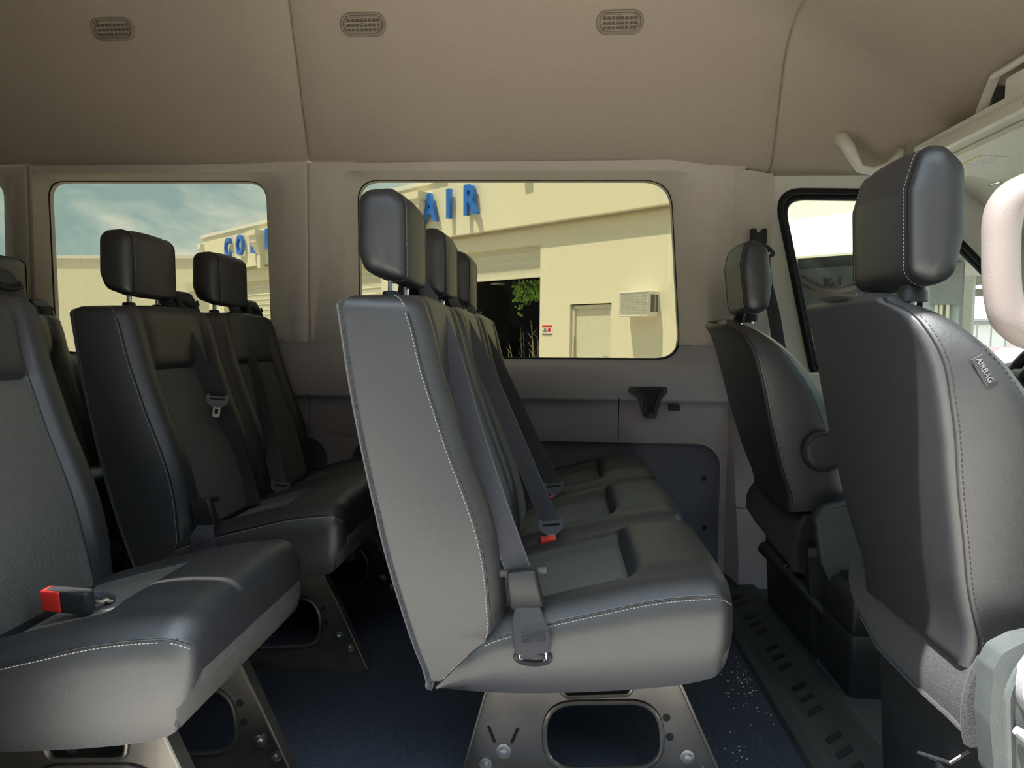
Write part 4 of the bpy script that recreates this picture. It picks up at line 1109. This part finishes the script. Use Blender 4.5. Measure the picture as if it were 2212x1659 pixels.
# --- sun visor with two white stickers
r = empty('sun_visor', (1.33, 2.15, 1.44)); m = MB().use('light_trim')
v0 = Vector((1.225, 0, 1.452)); v1 = Vector((1.435, 0, 1.402)); vn = Vector((v1.z-v0.z, 0, -(v1.x-v0.x))).normalized()
def vp(t, y, o=0): return v0*(1-t)+v1*t+Vector((0, y, 0))+vn*o
m.prism(round_poly([vp(0, 2.38), vp(0, 1.93), vp(.35, 1.86), vp(1, 1.92), vp(1, 2.40)], .03, 5), -vn*.018); vb = m.build('visor_panel', parent=r, smooth=40)
def vhit(x, y):
    d = ray(x, y); t = ((v0-CAM).dot(vn)+.0006)/d.dot(vn); return CAM+d*t
m = MB().use('sign_white')
for q in (((1999, 384), (2017, 373), (2099, 377), (2052, 393)), ((2070, 358), (2117, 336), (2179, 339), (2130, 360))):
    a = [vhit(x, y) for x, y in q]; s_ = MB().use('sign_white'); s_.prism(a, vn*.0006); st_ = s_.build('visor_sticker', parent=r, smooth=0)
    k = MB().use('label_print')
    for j in range(5):
        t = .2+.15*j; p0 = a[0]*(1-t)+a[3]*t; p1 = a[1]*(1-t)+a[2]*t; k.tube([p0*.92+p1*.08+vn*.0007, p0*.1+p1*.9+vn*.0007], .0004, 4)
    k.build('sticker_print', parent=st_, smooth=0)
    k = MB().use('label_yellow'); k.prism([a[0]+vn*.0008, a[1]+vn*.0008, a[1]*.93+a[2]*.07+vn*.0008, a[0]*.93+a[3]*.07+vn*.0008], vn*.0003); k.build('sticker_band', parent=st_, smooth=0)
m = MB().use('chrome'); m.tube([vp(.97, 2.38, .004), vp(.97, 2.44, .0)], .004, 8); m.build('visor_pivot', parent=r)
tag(r, 'pale sun visor folded up above the windscreen, with two white warning stickers', 'sun visor')
# --- roof grab handle over the driver's door
r = empty('roof_grab_handle', P(1860, 330, 2.45)); m = MB().use('light_trim')
pth = [P(1818, 300, 2.53), P(1832, 318, 2.44), P(1846, 345, 2.43), P(1858, 364, 2.43), P(1885, 370, 2.43), P(1920, 358, 2.43), P(1940, 338, 2.46), P(1943, 328, 2.52)]
m.tube(pth, [.024, .021, .017, .015, .014, .014, .014, .014], 12); m.build('grip', parent=r, smooth=60)
tag(r, 'pale ceiling grab handle above the driver door window', 'grab handle')

# --- dashboard and steering wheel
r = empty('dashboard', (1.75, 1.7, .0)); m = MB().use('black_plastic')
m.loft([[(1.52, y, .45), (1.50, y, .60), (1.52, y, .74), (1.60, y, .80), (1.80, y, .83), (2.33, y, .80), (2.33, y, .40)] for y in (.82, 1.3, 1.8, 2.2, 2.61)])
m.build('dashboard_body', parent=r, smooth=40)
m = MB().use('light_grey_plastic'); m.box((1.49, 1.30, .55), (1.52, 1.80, .78), .01); m.build('centre_screen', parent=r)
m = MB().use('black_plastic'); m.loft([[(1.56, y, .80), (1.57, y, .90), (1.63, y, .915), (1.74, y, .83)] for y in (1.85, 1.9, 2.35, 2.4)]); m.build('instrument_hood', parent=r)
tag(r, 'black dashboard ahead of the front seats, glimpsed at the right edge', 'dashboard')
r = empty('steering_wheel', (1.45, 2.09, .76)); c = Vector((1.42, 2.09, .765)); ax = Vector((-.86, 0, .50)).normalized(); u = Vector((0, 1, 0)); w = ax.cross(u)
m = MB().use('black_plastic'); m.tube([c+(u*math.cos(a)+w*math.sin(a))*.19 for a in [2*PI*k/48 for k in range(48)]], .0165, 12, closed=True); m.build('rim', parent=r, smooth=70)
m = MB().use('black_plastic'); m.tube([c-ax*.04, c+ax*.0, c+ax*.018], [.085, .078, .05], 24)
for a in (0, PI, PI*1.5): m.tube([c, c+(u*math.cos(a)+w*math.sin(a))*.18], [.032, .02], 10)
m.build('hub', parent=r, smooth=50)
m = MB().use('grey_plastic')
for sg in (-1, 1): m.tube([c+u*sg*.075+ax*.018, c+u*sg*.13+ax*.02], [.024, .020], 12)
m.build_each('spoke_controls', parent=r, smooth=50)
m = MB().use('black_plastic'); m.tube([c-ax*.04, c-ax*.30], .035, 14); m.build('steering_column', parent=r)
tag(r, 'black steering wheel ahead of the driver seat at the right edge', 'steering wheel')

# --- crumbs of dry leaf on the carpet
m = MB().use('crumb'); random.seed(11)
for (cx, cy, n_, sp) in ((1615, 1482, 60, 26), (1600, 1450, 20, 30), (1650, 1500, 14, 30), (1580, 1620, 14, 26), (1650, 1590, 10, 60)):
    for k in range(n_):
        p = PZ(cx+random.gauss(0, sp), cy+random.gauss(0, sp*.8), 0.0)
        if p.x > .505 or p.y > 2.5: continue
        a = random.uniform(0, PI); l = random.uniform(.0008, .0032); d = Vector((math.cos(a), math.sin(a), 0))*l; e = Vector((-d.y, d.x, 0))*random.uniform(.3, .6)
        m.prism([p-d-e*.4, p-e+d*.1, p+d, p+e-d*.1], (0, 0, .0015))
tag(m.build('leaf_crumbs', smooth=0), 'scattered pale dry crumbs on the dark carpet in front of the three-seat bench', 'crumbs', kind='stuff')

# ================================================================== OUTSIDE
ANG = math.radians(50)
FD = Vector((-math.sin(ANG), math.cos(ANG), 0)); FN = Vector((-math.cos(ANG), -math.sin(ANG), 0))
_r = ray(1275, 655); FA = CAM+_r*(11.5/_r.y); FA.z = 0
def fp(s, z, o=0.0): return FA+FD*s+FN*o+Vector((0, 0, z))
def fx(px, py, o=0.0):
    d = ray(px, py); t = ((FA+FN*o-CAM).dot(FN))/d.dot(FN); q = CAM+d*t; return (q-FA).dot(FD), q.z
FM = Matrix((FD, -FN, Vector((0, 0, 1)))).transposed().to_4x4(); FM.translation = FA      # local: x = s, y = into the building, z = up
def fbox(m, s0, s1, z0, z1, o0, o1, r=0): m.box((s0, -o1, z0), (s1, -o0, z1), r, 2, M=FM)
ZG = -0.62; OF = 0.16
b = empty('repair_shop', fp(6, ZG))
tag(b, 'cream stucco repair shop with roller shutters and raised blue letters, seen through the side windows', 'building')
m = MB().use('stucco')
wall = [(-12, ZG), (-12, 4.0), (15.3, 4.0), (15.3, ZG)]
def rect(s0, s1, z0, z1): return [(s0, z0), (s1, z0), (s1, z1), (s0, z1)]
sR = 1.12
opens = [rect(sR, 5.0, ZG+.01, 2.58), rect(5.9, 9.5, ZG+.01, 2.58), rect(10.4, 14.2, ZG+.01, 2.52), rect(-.43, .43, ZG+.01, 1.49), rect(-8.2, -3.30, ZG+.01, 2.0)]
m.prism([fp(s, z) for s, z in wall], -FN*.25, holes=[[fp(s, z) for s, z in o_] for o_ in opens])
m.build('wall', parent=b, smooth=0)
ZF = fx(1200, 476, OF)[1]
m = MB().use('stucco'); fbox(m, -12, 15.3, ZF, 4.02, -.05, OF); m.build('fascia', parent=b, smooth=0)
m = MB().use('white_paint'); fbox(m, 3.45, 15.36, 4.0, 4.09, -.1, OF+.05); m.build('parapet_cap', parent=b, smooth=0)
m = MB().use('soffit'); fbox(m, -12, 15.3, ZF-.025, ZF, 0.0, OF+.015); fbox(m, -12, 15.3, ZF-.06, ZF-.025, 0, OF-.05); m.build('fascia_drip', parent=b, smooth=0)
m = MB().use('stucco'); fbox(m, -12, 3.42, 4.0, 4.9, -.05, OF); m.build('parapet', parent=b, smooth=0)
def shutter(s0, s1, z0, z1, mtl='shutter_paint', pitch=.14, dp=.018):
    m = MB().use(mtl); lp = []; n_ = int((z1-z0)/pitch)
    for k in range(n_):
        za = z0+(z1-z0)*k/n_; zb = z0+(z1-z0)*(k+1)/n_
        for z, o_ in ((za, -.145), (za+.018, -.145+dp), (za+.035, -.146), (zb-.004, -.146)): lp.append([fp(s, z, o_) for s in (s0, s1)])
    m.loft(lp, closed=False); return m.build('roller_shutter', parent=b, smooth=20)
shutter(sR, 5.0, 2.005, 2.60, dp=.004); shutter(5.9, 9.5, ZG, 2.60); shutter(10.4, 14.2, ZG, 2.54)
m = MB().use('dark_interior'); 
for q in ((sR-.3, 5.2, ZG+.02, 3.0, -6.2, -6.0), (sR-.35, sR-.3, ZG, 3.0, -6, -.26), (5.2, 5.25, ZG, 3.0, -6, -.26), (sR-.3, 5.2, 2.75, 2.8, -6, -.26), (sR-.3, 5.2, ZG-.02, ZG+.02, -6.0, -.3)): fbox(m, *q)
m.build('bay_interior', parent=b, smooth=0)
s0, z0 = fx(1075, 613, -2.2); m = MB().use('lamp_white'); m.box((s0-.14, 2.2-.1, z0-.02), (s0+.14, 2.2+.1, z0+.02), .02, 2, M=FM); m.build('bay_lamp', parent=b)
fd = MB().use('shutter_paint'); fbox(fd, -.43, .43, ZG, 1.47, -.14, -.09); dr = fd.build('door', parent=b, smooth=0)
k = MB().use('shutter_paint'); fbox(k, .37, .43, ZG, 1.47, -.09, -.05); fbox(k, -.43, -.37, ZG, 1.47, -.09, -.05); fbox(k, -.43, .43, 1.41, 1.47, -.09, -.05); k.build('door_frame', parent=dr, smooth=0)
k = MB().use('chrome'); p = fp(-.31, .62, -.09); k.tube([p, p+FN*.05, p+FN*.05+FD*.05], .014, 8); k.build('door_knob', parent=dr)
k = MB().use('grey_paint'); fbox(k, .365, .372, .5, .95, -.05, -.045); k.build('hinge_strip', parent=dr, smooth=0)
# raised letters
def letter(ch, px, py, h, sx=.78):
    s, z = fx(px, py, OF+.08)
    c = fp(s, z, OF+.10)
    M = Matrix((-FD, Vector((0, 0, 1)), FN)).transposed().to_4x4(); M.translation = c
    return text_mb(ch, h*1.37, .04, M, 'blue_sign', b, 'sign_letter', bold=.022, sx=sx)
for ch, px, py, h in (('C', 494, 538, .52), ('O', 520, 532, .52), ('L', 549, 527, .52), ('L', 581, 519, .52), ('A', 931, 453, .56), ('I', 972, 444, .56), ('R', 1018, 435, .56)): letter(ch, px, py, h*(1.08 if px < 700 else 1), .72 if ch in 'CO' else .80)
# rain water heads
def head(px, py, ztop):
    s, z = fx(px, py, OF+.15); m = MB().use('stucco')
    lp = []
    for zz, a, o1 in ((ztop, .26, .36), (ztop-.14, .26, .36), (ztop-.15, .21, .30), (ztop-.30, .21, .30), (ztop-.62, .09, .14), (ztop-1.0, .09, .14)):
        lp.append([fp(s-a, zz, OF), fp(s+a, zz, OF), fp(s+a, zz, OF+o1), fp(s-a, zz, OF+o1)])
    m.loft(lp); m.build('downspout_head', parent=b, smooth=0)
head(557, 520, 3.80); head(903, 460, 3.82)
head(1128, 300, 4.75)
m = MB().use('white_paint')
s, z = fx(432, 527, OF); fbox(m, 15.22, 15.5, z-.22, z-.02, OF-.1, OF+.12, .02); m.build('wall_lamp', parent=b)
m = MB().use('stucco'); fbox(m, -3.0, 15.3, 3.9, 3.95, -6, 0); fbox(m, 15.1, 15.3, ZG, 4.0, -6, -.2);  m.build('side_wall', parent=b, smooth=0)
# window air conditioner
r = empty('air_conditioner', fp(-1.05, 1.25, .2)); sa0, sa1, za0, za1 = -1.31, -.78, 1.25, 1.63
m = MB().use('white_paint'); fbox(m, sa0, sa1, za0, za1, -.05, .27, .004); o = m.build('casing', parent=r)
m = MB().use('white_paint'); m.tube([fp(s, z, .275) for s, z in ((sa0+.01, za0+.01), (sa1-.01, za0+.01), (sa1-.01, za1-.01), (sa0+.01, za1-.01))], .012, 4, closed=True); m.build('grille_frame', parent=r, smooth=0)
m = MB().use('rubber'); fbox(m, sa0+.03, sa1-.03, za0+.03, za1-.03, .270, .273); m.build('grille_backing', parent=r, smooth=0)
m = MB().use('white_paint')
for k in range(26): s = sa0+.03+(sa1-sa0-.06)*k/25; m.tube([fp(s, za0+.03, .276), fp(s, za1-.03, .276)], .0035, 4)
for k in range(20): z = za0+.03+(za1-za0-.06)*k/19; m.tube([fp(sa0+.03, z, .276), fp(sa1-.03, z, .276)], .0035, 4)
m.build('grille', parent=r, smooth=0)
m = MB().use('grey_paint'); m.box((sa0-.004, -.22, za0+.07), (sa0, -.11, za1-.05), 0, 2, M=FM); m.box((sa0-.004, -.09, za0+.07), (sa0, -.02, za1-.05), 0, 2, M=FM); m.build('side_vent', parent=r, smooth=0)
tag(r, 'white window air conditioner with a grille, sticking out of the cream wall', 'air conditioner')
# small sign beside the bay
r = empty('warning_sign', fp(*fx(1183, 713)[:1], 1.0)); s0, z0 = fx(1172, 703); s1, z1 = fx(1193, 723)
m = MB().use('sign_white'); fbox(m, s1, s0, z1, z0, 0, .01); m.build('sign_board', parent=r, smooth=0)
m = MB().use('sign_red'); fbox(m, s1, s0, z0-(z0-z1)*.2, z0, .01, .013)
c = fp(s1+(s0-s1)*.27, (z0+z1)/2, .010); m.tube([c, c+FN*.003], (s0-s1)*.17, 20); m.build('red_print', parent=r, smooth=0)
M = Matrix((-FD, Vector((0, 0, 1)), FN)).transposed().to_4x4()
for i, w_ in enumerate(('DO', 'NOT', 'ENTER')):
    Mi = M.copy(); Mi.translation = fp(s1+(s0-s1)*.70, z0-(z0-z1)*(.35+.17*i), .012); text_mb(w_, .030, .001, Mi, 'label_print', r, 'sign_text', bold=.001)
m = MB().use('label_print'); fbox(m, s1, s0, z1, z1+(z0-z1)*.12, .01, .013); m.build('sign_footer', parent=r, smooth=0)
tag(r, 'small red and white warning sign on the cream wall beside the open bay', 'sign')
# hanging greenery in the bay opening
m = MB().use('leaf'); random.seed(5)
sA, zA = fx(1108, 606, -.5); sB, zB = fx(1175, 600, -.5)
for k in range(420):
    u = random.random(); s = sA+(sB-sA)*u
    drop = .62 if .08 < u < .30 and random.random() < .35 else (.36 if u < .75 else .33)
    z = 2.0-random.random()*drop*(1.0+.15*math.sin(u*17)); o_ = -.45-random.random()*.35
    if z < 1.62 and not .10 < u < .28: z += .25
    c = fp(s, z, o_); a = random.uniform(0, 2*PI); rr = random.uniform(.022, .038); t = Vector((random.uniform(-.5, .5), random.uniform(-.5, .5), 1)).normalized(); e1 = (FD*math.cos(a)+Vector((0, 0, 1))*math.sin(a)); e2 = FN.cross(e1)+FN*random.uniform(-.5, .5)
    m.poly([c+e1*rr*1.1, c+e2*rr*.8+e1*rr*.3, c+e2*rr*.6-e1*rr*.7, c-e1*rr, c-e2*rr*.6-e1*rr*.7, c-e2*rr*.8+e1*rr*.3])
v = m.build('hanging_plant', smooth=0, recalc=False); tag(v, 'bright green leafy plant hanging in the top corner of the dark open bay', 'plant')
m = MB().use('twig')
random.seed(8)
for k in range(34):
    s = sA+(sB-sA)*random.uniform(-.15, 1.0); z = ZG; c = fp(s, z, -.45-random.random()*.7); h = random.uniform(.9, 1.9); ln = random.uniform(-.35, .35)
    m.tube([c, c+FD*ln*.3+Vector((0, 0, h*.5)), c+FD*ln+Vector((0, 0, h))], [.012, .008, .003], 4)
    for j in range(6): q = c+FD*ln*j/6+Vector((0, 0, h*(.35+.1*j))); m.tube([q, q+FD*random.uniform(-.15, .15)+Vector((0, 0, .12))], [.006, .002], 4)
tag(m.build('dry_shrub', smooth=0), 'dark dry twiggy shrub standing inside the open bay', 'shrub')
# dark car parked in the bay
r = empty('parked_car', fp(3.0, ZG, -2.6)); m = MB().use('black_plastic'); lp = []
for o_, w_, t_ in ((-1.5, 0.0, .1), (-1.55, .3, .3), (-2.0, .55, .75), (-2.6, .85, 1.35), (-3.2, .9, 1.55), (-4.2, .9, 1.55), (-4.9, .85, 1.3), (-5.4, .8, .8)):
    zt = ZG+.35+t_; ww = .55+w_*.5
    lp.append([fp(3.0-ww, ZG+.25, o_), fp(3.0+ww, ZG+.25, o_), fp(3.0+ww, ZG+.9 if t_ > .5 else zt, o_), fp(3.0+ww*.75, zt, o_), fp(3.0-ww*.75, zt, o_), fp(3.0-ww, ZG+.9 if t_ > .5 else zt, o_)])
m.loft(lp); m.build('car_body', parent=r, smooth=40)
for sg in (-1, 1):
    for o_ in (-2.2, -4.6):
        m = MB().use('rubber'); c = fp(3.0+sg*.86, ZG+.32, o_); m.tube([c-FD*.1, c+FD*.1], .32, 18); m.build('wheel', parent=r)
tag(r, 'dark car parked in the shade of the open repair bay', 'car')

# lower pale building far to the left
r = empty('low_building', (-19, 28, ZG)); m = MB().use('stucco')
zt = P(250, 552, 26).z
m.box((-31, 26, ZG), (-10.2, 34, zt)); m.build('wall', parent=r, smooth=0)
m = MB().use('white_paint'); m.box((-31.1, 25.9, zt-.12), (-10.1, 34, zt)); m.build('roof_edge', parent=r, smooth=0)
m = MB().use('shutter_paint'); zz = P(370, 612, 26).z; m.box((-14.5, 25.8, zz-.3), (-10.3, 26, zz)); m.build('awning', parent=r, smooth=0)
tag(r, 'low pale flat-roofed building beneath the cloudy sky, left of the repair shop', 'building')

# open covered bay at the near end, seen through the driver's window
m = MB().use('grey_paint'); s17 = fx(1992, 650, -4.0)[0]
fbox(m, -12, 1.0, 2.25, 2.35, -9, -.25); m.build('bay_ceiling', parent=b, smooth=0)
m = MB().use('bay_wall'); fbox(m, -12, .7, ZG-.03, ZG+.012, -9, -.3); m.build('bay_floor', parent=b, smooth=0)
m = MB().use('bay_wall'); fbox(m, s17, 1.0, ZG, 2.25, -4.2, -4.0); m.build('bay_back_wall', parent=b, smooth=0)
m = MB().use('bay_wall'); sW0 = fx(2073, 650, -.7)[0]; sW1 = fx(1992, 650, -.7)[0]; fbox(m, sW0, sW1, ZG, 2.25, -.9, -.7); m.build('bay_pier', parent=b, smooth=0)
m = MB().use('white_paint')
for px in (1712, 1745, 1762, 1788): s = fx(px, 650, -3.9)[0]; fbox(m, s-.05, s+.05, ZG, 1.15, -4.0, -3.9)
fbox(m, fx(1860, 650, -3.9)[0], -3.1, 1.12, 1.2, -4.0, -3.88); s = fx(1712, 650, -3.9)[0]
m.build('glazing_frame', parent=b, smooth=0)
m = MB().use('dark_interior'); fbox(m, fx(1786, 650, -3.9)[0], fx(1764, 650, -3.9)[0], ZG, 1.12, -3.99, -3.95); m.build('dark_glazing', parent=b, smooth=0)
m = MB().use('white_paint'); s = fx(2083, 650, -3)[0]; fbox(m, s-.10, s+.10, ZG, 2.25, -3.2, -3.0); m.build('canopy_post', parent=b, smooth=0)
m = MB().use('white_paint')
for k, yy in enumerate((577, 600, 627)):
    o_ = -1.5-2*k; z_ = fx(2100, yy, o_)[1]; fbox(m, -12, fx(2074, 600, o_)[0]-.02, z_-.10, z_+.02, o_-.2, o_)
m.build_each('canopy_beam', parent=b, smooth=0)
m = MB().use('soffit'); s_ = fx(2036, 600, -.65)[0]
for d_ in (-.07, .0, .05): m.tube([fp(s_+d_, ZG, -.66), fp(s_+d_, 1.75, -.66)], .022, 8)
m.build_each('conduit', parent=b)
m = MB().use('grey_paint'); fbox(m, s_-.22, s_+.12, 1.35, 1.85, -.70, -.62); m.build('junction_box', parent=b)
OB = 0.0; r = b
# rolled canvas slung under the canopy
m = MB().use('handle_plastic')
for dz, rr in ((0, .055), (-.20, .05)):
    pts = [(1706, 592), (1730, 602), (1758, 618), (1785, 628), (1815, 628), (1850, 618)] if dz == 0 else [(1706, 606), (1735, 622), (1760, 632), (1790, 634), (1815, 636), (1850, 640)]
    m.tube([fp(fx(x, y, -2)[0], fx(x, y, -2)[1], -2) for x, y in pts], rr, 10)
c_ = m.build('canvas_roll'); tag(c_, 'rolled pale canvas slung beneath the canopy, seen through the driver window', 'canvas')
Mk = Matrix((-FD, Vector((0, 0, 1)), FN)).transposed().to_4x4(); s_, z_ = fx(1798, 611, -3.95); Mk.translation = fp(s_, z_, -3.96)
text_mb('Kol', .21, .01, Mk, 'label_print', r, 'wall_lettering', bold=.01)
# things far beyond the canopy: pale block, chain-link fence, cars
r = empty('far_block', (30, 40, ZG)); m = MB().use('white_paint')
a = P(2085, 690, 42); b_ = P(2400, 640, 42); m.box((a.x, 42, ZG), (b_.x, 50, P(2110, 645, 42).z)); m.build('wall', parent=r, smooth=0)
m = MB().use('grey_paint'); m.box((a.x-1, 41.5, P(2100, 690, 41.5).z-.3), (b_.x, 42, P(2100, 690, 41.5).z)); m.build('awning', parent=r, smooth=0)
Mt = Matrix.Rotation(PI/2, 4, 'X'); Mt.translation = P(2089, 678, 41.9); text_mb('E', 1.1, .02, Mt, 'sign_red', r, 'wall_lettering', bold=.03)
tag(r, 'distant pale block with a red letter, seen between the headrest and the grab handle', 'building')
r = empty('chain_link_fence', (19, 26, ZG)); m = MB().use('light_grey_plastic'); a = P(2080, 700, 26); b_ = P(2330, 700, 26); zt = P(2100, 693, 26).z
for k in range(9): x = a.x+(b_.x-a.x)*k/8; m.tube([(x, 26, ZG), (x, 26, zt)], .03, 6)
m.tube([(a.x, 26, zt), (b_.x, 26, zt)], .025, 6); m.build('fence_post', parent=r)
m = MB().use('light_grey_plastic')
for k in range(90):
    x = a.x+(b_.x-a.x)*k/90; h = zt-ZG
    for sg in (-1, 1): m.tube([(x, 26, ZG), (x+sg*h, 26, zt)], .006, 3)
m.build('fence_mesh', parent=r, smooth=0); tag(r, 'distant chain-link fence behind the parked cars', 'fence')
for (px, Y, mtl, lb) in ((2108, 22, 'car_red', 'distant red car, just its roof showing above the front seat'), (2150, 18, 'van_paint', 'distant white car beside the red one, half hidden by the grab handle')):
    p = P(px, 735, Y); r = empty('car', (p.x+1.2, Y, ZG)); m = MB().use(mtl); lp = []
    for x, zt, hw in ((0, .7, .7), (.3, .85, .82), (1.0, .95, .85), (1.5, 1.4, .72), (2.6, 1.45, .72), (3.4, 1.0, .85), (4.0, .9, .8), (4.1, .6, .7)):
        lp.append([(p.x-1+x, Y-hw, ZG+.3), (p.x-1+x, Y+hw, ZG+.3), (p.x-1+x, Y+hw, ZG+min(zt, .95)), (p.x-1+x, Y+hw*.8, ZG+zt), (p.x-1+x, Y-hw*.8, ZG+zt), (p.x-1+x, Y-hw, ZG+min(zt, .95))])
    m.loft(lp); m.build('car_body', parent=r, smooth=40)
    m = MB().use('rubber')
    for x in (.7, 3.3):
        k = MB().use('rubber'); k.tube([(p.x-1+x, Y-.86, ZG+.32), (p.x-1+x, Y+.86, ZG+.32)], .32, 16); k.build('wheel', parent=r)
    m.bm.free(); tag(r, lb, 'car')
